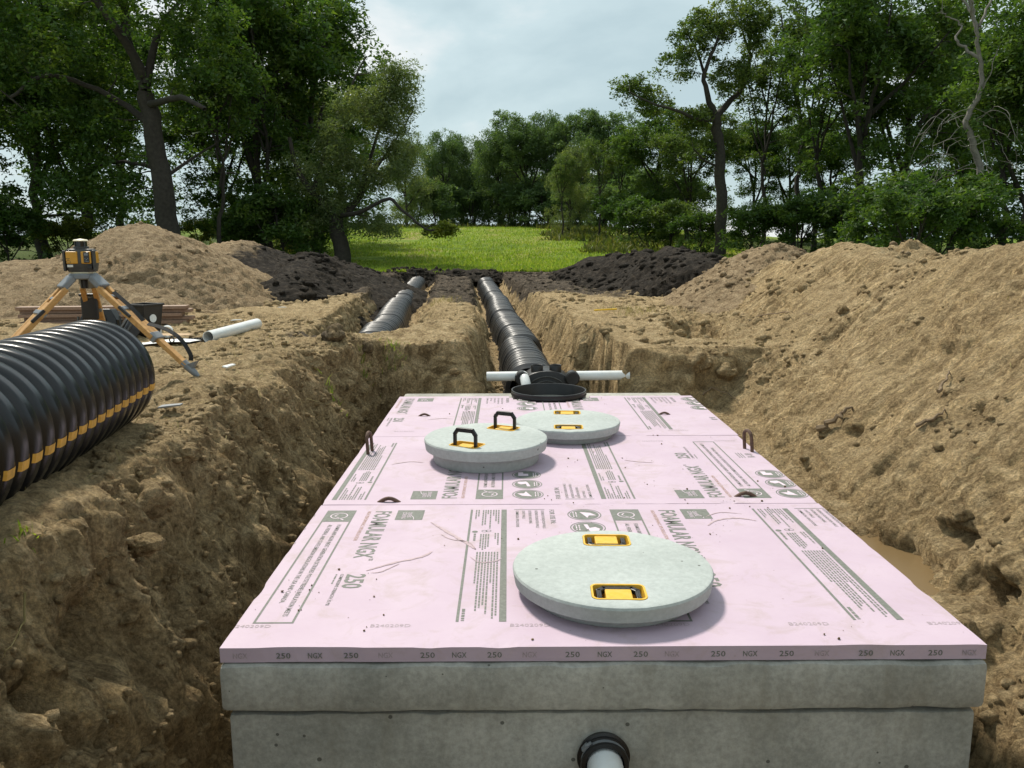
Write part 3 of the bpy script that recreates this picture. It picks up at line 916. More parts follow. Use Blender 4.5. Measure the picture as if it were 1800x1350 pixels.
class Flat:
    """flat print laid out in board space (u across the print, v down it), cut at the board's edges"""
    def __init__(self, to_world, zz=0.0007):
        self.t = to_world; self.z = zz; self.v = []; self.f = []

    def poly(self, pts, lift=0.0):
        b = len(self.v)
        for u, v in pts:
            x_, y_ = self.t(u, v); self.v.append((x_, y_, self.z + lift))
        self.f.append(tuple(range(b, b + len(pts))))

    def rect(self, u0, u1, v0, v1, lift=0.0): self.poly([(u0, v0), (u1, v0), (u1, v1), (u0, v1)], lift)

    def frame(self, u0, u1, v0, v1, w):
        self.rect(u0, u0 + w, v0, v1); self.rect(u1 - w, u1, v0, v1); self.rect(u0 + w, u1 - w, v1 - w, v1)

    def ring(self, cu, cv, r0, r1, n=40, lift=0.0, a0=0, a1=360):
        for k in range(n):
            p, q = R(a0 + (a1 - a0) * k / n), R(a0 + (a1 - a0) * (k + 1) / n)
            self.poly([(cu + r * math.cos(a), cv + r * math.sin(a) / YS) for r, a in ((r0, p), (r1, p), (r1, q), (r0, q))], lift)

    def disc(self, cu, cv, r, n=40, lift=0.0):
        self.poly([(cu + r * math.cos(2 * math.pi * k / n), cv + r * math.sin(2 * math.pi * k / n) / YS) for k in range(n)], lift)

    def text(self, s, u, v, cap, length=None, xs_=0.62, off=0.0, lift=0.0):
        """text running down v, letter tops towards +u; (u, v) is the baseline start"""
        V_, F_ = text_tris(s, 1.0, off)
        sc = cap / 0.70
        w = V_[:, 0].max() * sc
        sx = (length / w) if length else xs_
        b = len(self.v)
        for px_, py_ in V_:
            x_, y_ = self.t(u + py_ * sc, v + px_ * sc * sx); self.v.append((x_, y_, self.z + lift))
        self.f += [tuple(i + b for i in fc) for fc in F_]

    def text_across(self, s, u, v, cap, length, off=0.0, rot180=False, lift=0.0):
        V_, F_ = text_tris(s, 1.0, off)
        sc = cap / 0.70; sx = length / (V_[:, 0].max() * sc); b = len(self.v)
        for px_, py_ in V_:
            x_, y_ = self.t(u + px_ * sc * sx, v - py_ * sc); self.v.append((x_, y_, self.z + lift))
        self.f += [tuple(i + b for i in fc) for fc in F_]

    def lines(self, u, v0, v1, h, rnd):
        """one line of print too small to read: broken dashes the length of words"""
        p = v0
        while p < v1:
            q = min(v1, p + rnd.uniform(0.008, 0.028))
            self.rect(u, u + h, p, q)
            p = q + 0.005

    def build(self, name, mat, parent, clip=None):
        me_ = bpy.data.meshes.new(name); me_.from_pydata(self.v, [], self.f)
        bm = bmesh.new(); bm.from_mesh(me_)
        if clip:
            for co, no in (((clip[0], 0, 0), (-1, 0, 0)), ((clip[1], 0, 0), (1, 0, 0)), ((0, clip[2], 0), (0, -1, 0)), ((0, clip[3], 0), (0, 1, 0))):
                bmesh.ops.bisect_plane(bm, geom=bm.verts[:] + bm.edges[:] + bm.faces[:], plane_co=co, plane_no=no, clear_outer=True)
        for f in bm.faces:
            if f.normal.z < 0: f.normal_flip()
        n = len(bm.faces)
        bm.to_mesh(me_); bm.free()
        if n == 0: return None
        return link(name, me_, mat, parent)


# ================================================================== foam boards
BW, BD, BT = 2.44, 1.219 * YS, 0.05


def foam_board(k, y0, label, flip, shift, yaw, dx):
    root = empty("foam_board", (dx, y0 + BD / 2, -BT), yaw)
    tag(root, label, "foam board", "pink foam boards laid over the tank")
    # sheet with a scuffed, faintly dented edge
    bm = bmesh.new()
    nxs, nys = 80, 40
    gx = np.linspace(-BW / 2, BW / 2, nxs + 1); gy = np.linspace(-BD / 2, BD / 2, nys + 1)
    top = {}
    bot = {}
    for i, a in enumerate(gx):
        for j, b_ in enumerate(gy):
            if k == 2 and math.hypot(a + dx - RISER_C[0], b_ + y0 + BD / 2 - RISER_C[1]) < RISER_R + 0.012: continue
            jx = jy = jz = 0.0
            if j == 0:
                nn = float(vnoise(a * 6, k * 3.1, 0.0, 5)); jy = max(0, nn - 0.45) * 0.012; jz = -max(0, float(vnoise(a * 9, k * 2.1, 4.0, 6)) - 0.5) * 0.012
            if i in (0, nxs): jx = (max(0, float(vnoise(b_ * 7, k * 3.3, 1.0, 8)) - 0.3) * 0.012) * (1 if i == 0 else -1)
            top[i, j] = bm.verts.new((a + jx, b_ + jy, BT + jz)); bot[i, j] = bm.verts.new((a + jx * 0.4, b_ + jy * 0.4, 0.001))
    for i in range(nxs):
        for j in range(nys):
            q = [(i, j), (i + 1, j), (i + 1, j + 1), (i, j + 1)]
            if all(t in top for t in q):
                bm.faces.new([top[t] for t in q]); bm.faces.new([bot[t] for t in reversed(q)])
    for e_ in [e_ for e_ in bm.edges if len(e_.link_faces) == 1]:
        a, b_ = e_.verts
        if a.co.z > BT / 2:
            ka = next((t for t in top if top[t] is a), None) if False else None
    inv_t = {v: t for t, v in top.items()}
    for e_ in [e_ for e_ in bm.edges if len(e_.link_faces) == 1]:
        a, b_ = e_.verts
        if a in inv_t and b_ in inv_t:
            try: bm.faces.new([a, b_, bot[inv_t[b_]], bot[inv_t[a]]])
            except ValueError: pass
    bmesh.ops.recalc_face_normals(bm, faces=bm.faces)
    me_ = bpy.data.meshes.new("sheet"); bm.to_mesh(me_); bm.free()
    sheet = link("sheet", me_, M['foam'], root)
    rnd = random.Random(50 + k)
    clip = (-BW / 2 + 0.003, BW / 2 - 0.003, -BD / 2 + 0.004, BD / 2 - 0.004)

    def place(off):
        if not flip: return lambda u, v: (u + off + shift, BD / 2 - v * YS)
        return lambda u, v: (-(u + off) + shift, -BD / 2 + v * YS)

    def F(off, lift=0.0): return Flat(place(off), BT + 0.0008 + lift)
    for rep in (-2, -1, 0, 1, 2):
        off = rep * 1.35
        def hide(u0, u1):
            xa, xb = place(off)(u0, 0)[0], place(off)(u1, 0)[0]
            return max(xa, xb) < -BW / 2 or min(xa, xb) > BW / 2
        # --- framed panel
        if not hide(-1.165, -1.03):
            p = F(off); p.frame(-1.168, -1.030, 0.07, 1.075, 0.008); p.rect(-1.160, -1.038, 0.07, 0.205)
            ob = p.build("printed_panel", M['print'], root, clip)
            t = F(off)
            t.text("FOAMULAR\u00ae NGX\u00ae (NEXT GENERATION EXTRUDED POLYSTYRENE) INSULATION MEETS", -1.082, 0.24, 0.018, 0.79, off=0.008)
            t.text("ALL FEDERAL AND STATE EMISSION REGULATIONS IN THE USA AND CANADA.", -1.122, 0.24, 0.018, 0.70, off=0.008)
            if ob: t.build("printed_text", M['print'], root, clip)
            c = F(off, 0.0006); c.ring(-1.099, 0.137, 0.036, 0.041, 36)
            c.poly([(-1.112, 0.122), (-1.104, 0.118), (-1.116, 0.142), (-1.122, 0.140)]); c.poly([(-1.122, 0.140), (-1.113, 0.146), (-1.066, 0.185), (-1.070, 0.190)])
            if ob: c.build("printed_check_mark", M['print_pink'], ob, clip)
        # --- title block
        if not hide(-1.0, -0.85):
            t = F(off); t.text("FOAMULAR NGX", -0.934, 0.082, 0.075, 0.50, off=0.022); t.text("\u2122", -0.884, 0.586, 0.03, 0.018)
            t.build("printed_title", M['print'], root, clip)
            t = F(off); t.text("HIGH PERFORMANCE XPS INSULATION", -0.974, 0.082, 0.017, 0.33); t.build("printed_caption", M['print_brown'], root, clip)
            t = F(off); t.text("250", -0.926, 0.722, 0.072, 0.112, off=0.022); t.build("printed_number", M['print'], root, clip)
            t = F(off); t.text("COMPRESSIVE STRENGTH 25 PSI", -0.953, 0.722, 0.013, 0.235, off=0.01); t.lines(-0.972, 0.722, 0.80, 0.006, rnd)
            t.build("printed_caption", M['print'], root, clip)
        # --- logo
        if not hide(-0.831, -0.703):
            p = F(off); p.rect(-0.831, -0.703, 0.07, 0.188); ob = p.build("printed_logo", M['print'], root, clip)
            t = F(off, 0.0006)
            t.text("OWENS", -0.778, 0.098, 0.020, 0.062, off=0.006); t.text("CORNING", -0.803, 0.098, 0.020, 0.075, off=0.006)
            t.ring(-0.843, 0.183, 0.098, 0.101, 30, a0=-52, a1=1)
            if ob: t.build("logo_lettering", M['print_pink'], ob, clip)
            t = F(off); t.text("FOAMULAR", -0.8, 0.20, 0.0, 0.01) if False else None
        # --- instruction column
        if not hide(-0.482, -0.305):
            p = F(off); p.rect(-0.483, -0.473, 0.066, 1.07); p.build("printed_rule", M['print'], root, clip)
            p = F(off); p.rect(-0.336, -0.311, 0.066, 1.07); p.build("printed_bar", M['print'], root, clip)
            t = F(off)
            for n_, (u, v0, v1) in enumerate([(-0.352, 0.07, 0.235), (-0.364, 0.07, 0.205), (-0.376, 0.07, 0.14), (-0.390, 0.07, 0.29), (-0.402, 0.07, 0.12), (-0.413, 0.07, 0.245), (-0.425, 0.07, 0.255), (-0.446, 0.07, 0.15), (-0.458, 0.07, 0.18),
                                              (-0.352, 0.34, 0.46), (-0.364, 0.34, 0.40), (-0.394, 0.35, 0.48), (-0.405, 0.35, 0.50), (-0.416, 0.35, 0.51), (-0.427, 0.35, 0.49),
                                              (-0.352, 0.53, 1.03), (-0.364, 0.53, 1.05), (-0.376, 0.53, 0.80), (-0.388, 0.53, 1.02), (-0.400, 0.53, 0.96), (-0.412, 0.53, 0.98), (-0.424, 0.53, 1.00), (-0.436, 0.53, 0.80)]):
                t.lines(u, v0, v1, 0.0065, rnd)
            t.build("printed_small_text", M['print'], root, clip)["kind"] = "stuff"
            t = F(off); t.ring(-0.410, 0.318, 0.010, 0.013, 16); t.ring(-0.392, 0.316, 0.010, 0.013, 16); t.disc(-0.452, 0.325, 0.013, 16); t.lines(-0.456, 0.345, 0.42, 0.010, rnd)
            t.text("BP-N0240-FMD" if False else "NP-H020-FMD", -0.467, 0.985, 0.011, 0.08) if False else t.lines(-0.466, 0.985, 1.065, 0.011, rnd)
            mk = t.build("printed_mark", M['print'], root, clip)
            if mk: mk["kind"] = "stuff"
        # --- uses list
        if not hide(-0.28, -0.08):
            t = F(off); t.rect(-0.276, -0.130, 0.064, 0.068)
            for u, s, L_ in ((-0.148, "EXTERIOR FOUNDATION WALLS", 0.21), (-0.178, "INTERIOR FOUNDATION WALLS", 0.205), (-0.208, "EXTERIOR SHEATHING", 0.155), (-0.238, "CAVITY WALLS", 0.10), (-0.268, "COMMERCIAL APPLICATIONS", 0.195)):
                t.text(s, u, 0.08, 0.014, L_, off=0.004)
            t.text("FOR USE IN:", -0.108, 0.07, 0.024, 0.165, off=0.01)
            t.build("printed_list", M['print'], root, clip)
        # --- round symbols
        if not hide(-0.03, 0.14):
            for q, cv in enumerate((0.133, 0.285, 0.437)):
                p = F(off); p.disc(0.055, cv, 0.068, 44); p.ring(0.055, cv, 0.075, 0.080, 44)
                ob = p.build("printed_symbol", M['print'], root, clip)
                c = F(off, 0.0006)
                if q == 0: c.poly([(0.035, cv - 0.03), (0.085, cv - 0.02), (0.11, cv + 0.012), (0.075, cv + 0.012), (0.065, cv + 0.04), (0.052, cv + 0.008)])
                elif q == 1:
                    c.poly([(0.038, cv - 0.035), (0.056, cv - 0.035), (0.062, cv + 0.005), (0.05, cv + 0.02)]); c.poly([(0.05, cv + 0.02), (0.062, cv + 0.005), (0.088, cv - 0.005), (0.108, cv + 0.015), (0.1, cv + 0.035), (0.06, cv + 0.04)])
                else:
                    c.poly([(0.045, cv - 0.02), (0.1, cv - 0.02), (0.1, cv + 0.04), (0.072, cv + 0.04), (0.072, cv + 0.015), (0.045, cv + 0.015)])
                for d_ in (-0.005, 0.008): c.lines(0.006 + d_, cv - 0.03, cv + 0.03, 0.005, rnd)
                if ob: c.build("symbol_drawing", M['print_pink'], ob, clip)
            t = F(off); t.text("R-10", 0.03, 0.74, 0.045, 0.075, off=0.015)
            for d_ in (0.09, 0.105, 0.12): t.lines(d_, 0.73, 0.83, 0.006, rnd)
            t.build("printed_rating", M['print'], root, clip)
    # --- batch code along one long edge
    for q in range(-4, 5):
        cx_ = -0.232 + q * 0.468 + 0.07 * k
        if abs(cx_) > BW / 2 + 0.06: continue
        p = Flat((lambda u, v: (u, -v)) if not flip else (lambda u, v: (-u, v)), BT + 0.0008)
        p.text_across("B240209D", cx_ - 0.066, 0.575, 0.021, 0.134, off=-0.004)
        p.build("printed_code", M['print_faint'], root, clip)
    # --- print along the front edge
    if k == 0:
        for n_, px_ in enumerate((-1.156, -1.019, -0.918, -0.804, -0.694, -0.561, -0.460, -0.348, -0.236, -0.100, 0.003, 0.117, 0.217, 0.364, 0.466, 0.582, 0.695, 0.835, 0.936, 1.057, 1.166)):
            V_, F_ = text_tris("NGX" if n_ % 2 == 0 else "250", 1.0, 0.012)
            sc = 0.0185 / 0.70; sx = 0.046 / (V_[:, 0].max() * sc)
            me_ = bpy.data.meshes.new("edge_print")
            me_.from_pydata([(px_ - 0.023 + a * sc * sx, -BD / 2 - 0.0008, 0.0145 + b_ * sc) for a, b_ in V_], [], F_)
            link("edge_print", me_, M['print'] if n_ % 4 else M['print_faint'], root)
    return root


def smear(parent, pts, w, seed):
    rr_ = random.Random(seed)
    P_ = [Vector((a, b5, 0)) for a, b5 in pts]
    Q_ = []
    for k in range(len(P_) - 1):
        p0 = P_[max(0, k - 1)]; p1 = P_[k]; p2 = P_[k + 1]; p3 = P_[min(len(P_) - 1, k + 2)]
        for t in np.linspace(0, 1, 9)[:-1]:
            Q_.append(0.5 * (2 * p1 + (p2 - p0) * t + (2 * p0 - 5 * p1 + 4 * p2 - p3) * t * t + (3 * p1 - p0 - 3 * p2 + p3) * t ** 3))
    Q_.append(P_[-1])
    vs = []; n_ = len(Q_)
    for i, q in enumerate(Q_):
        t = (Q_[min(i + 1, n_ - 1)] - Q_[max(i - 1, 0)]).normalized(); nn = Vector((-t.y, t.x, 0))
        ww = w * (0.25 + 0.75 * math.sin(math.pi * i / (n_ - 1)) ** 0.6)
        vs += [tuple(q + nn * ww * rr_.uniform(0.3, 0.7)), tuple(q - nn * ww * rr_.uniform(0.3, 0.7))]
    m_ = MB().add([(a, b5, BT + 0.0018) for a, b5, _ in vs], [(2 * i, 2 * i + 1, 2 * i + 3, 2 * i + 2) for i in range(n_ - 1)])
    return m_.build("mud_smear", M['smear'], parent)


M['smear'] = simple("dried_mud_smear", (0.44, 0.34, 0.36), 0.85, 0.18, 40)
board0 = foam_board(0, 0.0, "nearest pink foam board, at the front edge of the tank", False, 0.0, 0.0, 0.0)
board1 = foam_board(1, 1.224 * YS, "middle pink foam board, with the lifting loops at its two ends", True, -0.148, 0.0, 0.0)
board2 = foam_board(2, 2.449 * YS, "farthest pink foam board, cut out round the black riser", False, -0.222, 0.002, 0.012)

for k, (bd_, pts, w_) in enumerate((
        (board0, [(-0.66, 0.46), (-0.58, 0.34), (-0.50, 0.22), (-0.44, 0.12)], 0.016), (board0, [(-0.44, 0.12), (-0.47, 0.20), (-0.55, 0.24), (-0.60, 0.30)], 0.008), (board0, [(-0.86, -0.10), (-0.76, -0.02), (-0.66, 0.04), (-0.62, 0.10)], 0.014),
        (board0, [(-0.84, -0.12), (-0.80, -0.11), (-0.74, -0.03)], 0.006), (board0, [(-0.46, 0.04), (-0.42, -0.02), (-0.36, -0.01), (-0.33, 0.02)], 0.006), (board0, [(0.60, 0.40), (0.66, 0.47), (0.76, 0.50), (0.84, 0.46)], 0.012),
        (board0, [(0.62, 0.52), (0.70, 0.58), (0.80, 0.56)], 0.006), (board1, [(0.38, 0.1), (0.46, 0.06), (0.54, 0.04)], 0.012), (board1, [(-0.98, 0.02), (-0.88, 0.08), (-0.80, 0.06)], 0.010), (board2, [(-0.9, -0.2), (-0.8, -0.16), (-0.72, -0.18)], 0.010))):
    smear(bd_, pts, w_, k)

# ================================================================== concrete lids
def rrect(w, h, r, n=5):
    pts = []
    for sx, sy, a0 in ((1, 1, 0), (-1, 1, 90), (-1, -1, 180), (1, -1, 270)):
        for k in range(n + 1):
            a = R(a0 + 90 * k / n)
            pts.append((sx * (w / 2 - r) + r * math.cos(a), sy * (h / 2 - r) + r * math.sin(a)))
    return pts


def lid(label, cx_, cy_, r, zbot, disc_t, plug_h, plug_r, pocket_d, ang, raised, seed):
    root = empty("manhole_cover", (cx_, cy_, zbot), ang)
    tag(root, label, "concrete lid", "round concrete lids on the foam boards")
    zt = plug_h + disc_t
    prof = [(0.0, plug_h), (r - 0.016, plug_h), (r - 0.010, plug_h + 0.004), (r - 0.002, zt - 0.012), (r - 0.006, zt - 0.004), (r - 0.014, zt), (0.0, zt)]
    mb = MB(); mb.lathe(prof, (0, 0, 0), 128)
    me_ = mb.mesh("disc")
    rr_ = random.Random(seed)
    for v in me_.vertices:
        d = math.hypot(v.co.x, v.co.y)
        if d > r - 0.02:
            n1 = float(vnoise(v.co.x * 14, v.co.y * 14, v.co.z * 20, seed)); n2 = float(vnoise(v.co.x * 4, v.co.y * 4, 0.2, seed + 1))
            s = 1 - 0.0035 * max(0, n1) - 0.004 * max(0, n2)
            v.co.x *= s; v.co.y *= s
            if v.co.z > zt - 0.014: v.co.z -= 0.004 * max(0, n1 - 0.2)
    cut = []
    pk = [(-pocket_d, 180), (pocket_d, 0)]
    W_, D_ = 0.182, 0.120
    for yy, rot in pk:
        c = MB(); c.prism([(a, b_ + yy) for a, b_ in rrect(W_ + 0.006, D_ + 0.006, 0.024)], zt - 0.05, zt + 0.05)
        cut.append(c.mesh("c"))
    me2 = bool_cut(me_, cut)
    bm = bmesh.new(); bm.from_mesh(me2)
    for f in bm.faces: f.smooth = True
    for e_ in bm.edges:
        if len(e_.link_faces) == 2 and e_.calc_face_angle(0) > R(32): e_.smooth = False
    bm.to_mesh(me2); bm.free()
    me2.materials.clear()
    link("disc", me2, M['concrete_lid'], root)
    if plug_h > 0.004:
        MB().lathe([(0, 0), (plug_r * 0.965, 0), (plug_r * 0.975, 0.006), (plug_r, plug_h), (plug_r, plug_h + 0.01), (0, plug_h + 0.01)], (0, 0, 0), 96).build("plug", M['concrete_lid'], root, smooth=True)
    for (yy, rot), up in zip(pk, raised):
        cup = empty("handle_pocket", (0, yy, zt), R(rot), root)
        mb = MB()
        outer, inner = rrect(W_ + 0.004, D_ + 0.004, 0.024), rrect(W_ - 0.010, D_ - 0.010, 0.019)
        n = len(outer)
        vs = [(a, b_, 0.002) for a, b_ in outer] + [(a, b_, 0.002) for a, b_ in inner] + [(a * 0.95, b_ * 0.93, -0.040) for a, b_ in inner] + [(a, b_, -0.006) for a, b_ in outer]
        fs = [(i, (i + 1) % n, n + (i + 1) % n, n + i) for i in range(n)] + [(n + i, n + (i + 1) % n, 2 * n + (i + 1) % n, 2 * n + i) for i in range(n)]
        fs += [tuple(range(2 * n, 3 * n))] + [((i + 1) % n, i, 3 * n + i, 3 * n + (i + 1) % n) for i in range(n)]
        mb.add(vs, fs).build("tray", M['yellow_plastic'], cup, smooth=True)
        MB().box((0, 0.012, -0.020), (0.090, 0.082, 0.036)).build("block", M['yellow_plastic'], cup, bevel=0.004)
        h = MB()
        pts = [(-0.066, 0.034), (-0.066, -0.024), (-0.048, -0.044), (0.048, -0.044), (0.066, -0.024), (0.066, 0.034)]
        if up:
            T = lambda a, b_: Vector((a, 0.020, -0.010 + (0.034 - b_) * 1.25))
            nrm = (0, 1, 0)
        else:
            T = lambda a, b_: Vector((a, b_, -0.012))
            nrm = (0, 0, 1)
        P3 = [T(*p) for p in pts]
        wid = [0.018, 0.021, 0.025, 0.021, 0.018]
        for a, b_, w in zip(P3[:-1], P3[1:], wid):
            d = (b_ - a).normalized() * 0.006
            h.bar(a - d, b_ + d, w, 0.018, nrm)
        hd = h.build("handle", M['black_plastic'], cup, bevel=0.003)
        ribm = MB()
        for s in (-1, 1):
            for off in (-0.004, 0.003):
                a = T(s * 0.066 + off, 0.03); b_ = T(s * 0.066 + off, -0.018)
                up_v = Vector(nrm) * (0.0095 if not up else 0.0)
                side = Vector((0, -0.0095, 0)) if up else Vector((0, 0, 0))
                ribm.bar(a + up_v + side, b_ + up_v + side, 0.0016, 0.003, nrm)
        for off in (-0.03, -0.01, 0.01, 0.03):
            up_v = Vector(nrm) * (0.0095 if not up else 0.0); side = Vector((0, -0.0095, 0)) if up else Vector((0, 0, 0))
            ribm.bar(T(off, -0.036) + up_v + side, T(off, -0.051) + up_v + side, 0.0016, 0.003, nrm)
        ribm.build("rib", M['dark_grey'], hd)
    return root


lid("single grey concrete lid on the nearest foam board, both handles folded flat", 0.078, 0.432, 0.368, 0.001, 0.062, 0.036, 0.318, 0.243, R(-2), (False, False), 11)
lid("grey concrete lid with its stepped plug showing and both black handles raised", -0.434, 2.28, 0.366, 0.001, 0.068, 0.072, 0.318, 0.232, R(-26), (True, True), 22)
lid("grey concrete lid farthest back, partly behind the lid with raised handles", 0.096, 2.92, 0.352, 0.001, 0.060, 0.038, 0.306, 0.225, R(-3), (False, False), 33)

# ================================================================== riser, lifting loops, hooks
ris = MB().lathe([(RISER_R - 0.014, -0.30), (RISER_R - 0.014, 0.040), (RISER_R - 0.010, 0.046), (RISER_R, 0.046), (RISER_R + 0.003, 0.040), (RISER_R, 0.030), (RISER_R, 0.022), (RISER_R + 0.004, 0.015), (RISER_R + 0.004, 0.008), (RISER_R, 0.0), (RISER_R - 0.006, -0.050), (RISER_R - 0.017, -0.056), (RISER_R - 0.017, -0.30)],
                 (RISER_C[0], RISER_C[1], 0), 96, closed=True).build("riser_ring", M['black_plastic'], None, smooth=True)
tag(ris, "open black plastic riser ring at the far end of the tank", "riser")
well = MB().lathe([(0, -0.310), (RISER_R - 0.019, -0.310), (RISER_R - 0.019, -0.300), (0, -0.300)], (RISER_C[0], RISER_C[1], 0), 64).build("riser_floor", M['black_plastic'], ris, smooth=True)


def rebar_loop(label, x_, y_, hgt, w, rz):
    pts = [(-w / 2, 0, -0.06)] + [(-w / 2 * math.cos(math.pi * k / 12) * 1.0, 0, hgt - w / 2 + w / 2 * math.sin(math.pi * k / 12)) for k in range(13)] + [(w / 2, 0, -0.06)]
    o = MB().tube(pts, 0.0105, 10).build("lifting_loop", M['steel'], None, smooth=True, loc=(x_, y_, 0), rot=(R(-4), R(3), rz))
    tag(o, label, "lifting loop", "steel lifting loops of the tank slab")
    return o


rebar_loop("rusty steel loop standing at the left edge of the middle foam board", -1.150, 2.09 * YS, 0.125, 0.085, R(82))
rebar_loop("rusty steel loop standing at the right edge of the middle foam board", 1.180, 2.11 * YS, 0.125, 0.085, R(105))


def anchor_hook(label, x_, y_, s):
    pts = [(-0.06 + 0.12 * k / 10, 0.0, -0.012 + 0.030 * math.sin(math.pi * k / 10)) for k in range(11)]
    o = MB().tube([(a * s, b_, c * s) for a, b_, c in pts], 0.010 * s, 8).build("anchor_bar", M['steel'], None, smooth=True, loc=(x_, y_, 0))
    slot = []
    tag(o, label, "anchor bar", "bent steel anchor bars poking through the foam")
    return o


anchor_hook("dark bent steel bar poking through the foam at the left of the near seam", -0.895, 1.262 * YS, 1.0)
anchor_hook("dark bent steel bar poking through the foam at the right of the near seam", 0.895, 1.318 * YS, 1.0)
anchor_hook("dark bent steel bar poking through the left of the farthest foam board", -0.925, 3.0 * YS, 0.8)
anchor_hook("dark bent steel bar poking through the right of the farthest foam board", 0.862, 3.02 * YS, 0.8)
for (hx_, hy_, ln) in ((-0.895, 1.262, 0.10), (0.895, 1.318, 0.10)):
    pass

# ================================================================== chambers in the trenches
def chamber_mesh(L=1.205, hw=0.262, hgt=0.325, ribs=8):
    """ribbed arch: rounded ribs parted by narrow deep grooves, with slotted feet"""
    rib = [(0.0, -1.0), (0.17, -1.0), (0.22, -0.1), (0.38, 0.0), (0.53, 0.0), (0.57, -0.4), (0.61, -0.4), (0.65, 0.0), (0.80, 0.0), (0.94, -0.1)]
    na = 28
    st = []
    for i in range(ribs):
        for t, d in rib: st.append(((i + t) / ribs, d))
    st.append((1.0, -1.0))
    Vv = []
    for t, d in st:
        swell = -0.010 * (0.5 - 0.5 * math.cos(2 * math.pi * t * 2))
        for k in range(na + 1):
            a = math.pi * k / na
            ca, sa = math.cos(a), math.sin(a)
            p = d * 0.046 + swell
            xx = (hw + p) * math.copysign(abs(ca) ** 0.72, ca); zz = (hgt + p) * abs(sa) ** 0.86
            if k in (0, na): xx *= 1.10
            Vv.append((xx, t * L, zz))
    me_ = mesh_arrays("leaching_chamber", np.array(Vv), grid_faces(na + 1, len(st)), False)
    me_.materials.append(M['chamber'])
    return me_


CHM = chamber_mesh()
ORD = ["first", "second", "third", "fourth", "fifth", "sixth", "seventh", "eighth", "ninth", "tenth", "eleventh", "twelfth", "thirteenth", "fourteenth", "fifteenth", "sixteenth", "seventeenth", "eighteenth"]


def chamber_row(path, y_start, y_end, which, seed):
    path = [(p[0], p[1] * YS) for p in path]; y_start, y_end = y_start * YS, y_end * YS
    rr_ = random.Random(seed)
    yy = y_start; i = 0
    px_ = lambda v: float(np.interp(v, [p[1] for p in path], [p[0] for p in path]))
    while yy < y_end and i < len(ORD):
        a = Vector((px_(yy), yy, 0)); b_ = Vector((px_(yy + 1.19), yy + 1.19, 0))
        o = link("leaching_chamber", CHM)
        o.location = (a.x + rr_.uniform(-0.02, 0.02), a.y, float(trench_z(a.y / YS, which)) - 0.005 + (0.006 if i % 2 else 0.0))
        o.rotation_euler = (rr_.uniform(-0.012, 0.012), 0, -math.atan2(b_.x - a.x, b_.y - a.y) + rr_.uniform(-0.02, 0.02))
        s = rr_.uniform(0.97, 1.02)
        o.scale = (s, 1.0, rr_.uniform(0.98, 1.02))
        tag(o, f"{ORD[i]} black ribbed chamber from the near end of the {which} trench", "drain chamber", f"chambers in the {which} trench")
        yy += 1.19; i += 1


chamber_row(TR_R, 4.52, 18.9, "right", 3)
chamber_row(TR_L, 5.45, 18.9, "left", 4)

# manifold at the near end of the right row
mf = empty("chamber_end_fitting", (0.05, 4.30 * YS, -0.19))
tag(mf, "black moulded end fitting with two round ports at the right chamber row", "pipe fitting")
arch = [(0.27 * math.copysign(abs(math.cos(math.pi * k / 20)) ** 0.8, math.cos(math.pi * k / 20)), 0.30 * math.sin(math.pi * k / 20) ** 0.85 if 0 < k < 20 else 0.0) for k in range(21)]
b_ = MB()
n = len(arch)
b_.add([(a, -0.10, c) for a, c in arch] + [(a * 1.02, 0.24, c * 1.0) for a, c in arch], [tuple(range(n - 1, -1, -1)), tuple(range(n, 2 * n))] + [(i, i + 1, n + i + 1, n + i) for i in range(n - 1)])
b_.build("housing", M['black_plastic'], mf, smooth=True, bevel=0.008)
for sx in (-0.085, 0.085):
    MB().lathe([(0.045, 0.0), (0.055, 0.0), (0.056, 0.085), (0.052, 0.090), (0.046, 0.088)], (sx, 0.0, 0.255), 32, closed=True).build("port", M['black_plastic'], mf, smooth=True)
    MB().lathe([(0, 0.0), (0.044, 0.0), (0.044, 0.004), (0, 0.004)], (sx, 0.0, 0.30), 24).build("port_floor", M['dark_grey'], mf, smooth=True)
for sx in (-0.225, 0.235):
    MB().lathe([(0.0, 0.0), (0.062, 0.0), (0.066, 0.01), (0.066, 0.11), (0.055, 0.12), (0.0, 0.12)], (sx, -0.02, 0.235), 32, Matrix.Rotation(R(90), 3, 'X')).build("boss", M['black_plastic'], mf, smooth=True)
rm = MB()
for q, rad_ in enumerate((0.20, 0.165)):
    rm.tube([(rad_ * 1.1 * math.cos(math.pi * k / 16), -0.105, 0.02 + rad_ * 1.15 * math.sin(math.pi * k / 16)) for k in range(17)], 0.008, 6)
rm.build("face_rib", M['dark_grey'], mf, smooth=True)
p = pipe_shell((-0.17, 4.29 * YS, 0.052), (-0.50, 4.30 * YS, 0.046), 0.044).build("drain_pipe", M['pvc'], None, smooth=True)
tag(p, "white plastic pipe running left from the black end fitting into the soil", "pipe", "white pipes at the far end of the tank")
p = pipe_shell((0.28, 4.29 * YS, 0.052), (0.82, 4.30 * YS, 0.056), 0.044).build("drain_pipe", M['pvc'], None, smooth=True)
tag(p, "white plastic pipe running right from the black end fitting into the soil", "pipe", "white pipes at the far end of the tank")
pts = [(-0.165, 4.27 * YS, 0.06), (-0.160, 4.22 * YS, 0.066), (-0.150, 4.17 * YS, 0.045), (-0.135, 4.12 * YS, -0.02), (-0.12, 4.09 * YS, -0.10)]
p = MB().tube(pts, 0.044, 28).build("elbow_pipe", M['pvc'], None, smooth=True)
tag(p, "short white bent pipe between the riser and the black end fitting", "pipe", "white pipes at the far end of the tank")

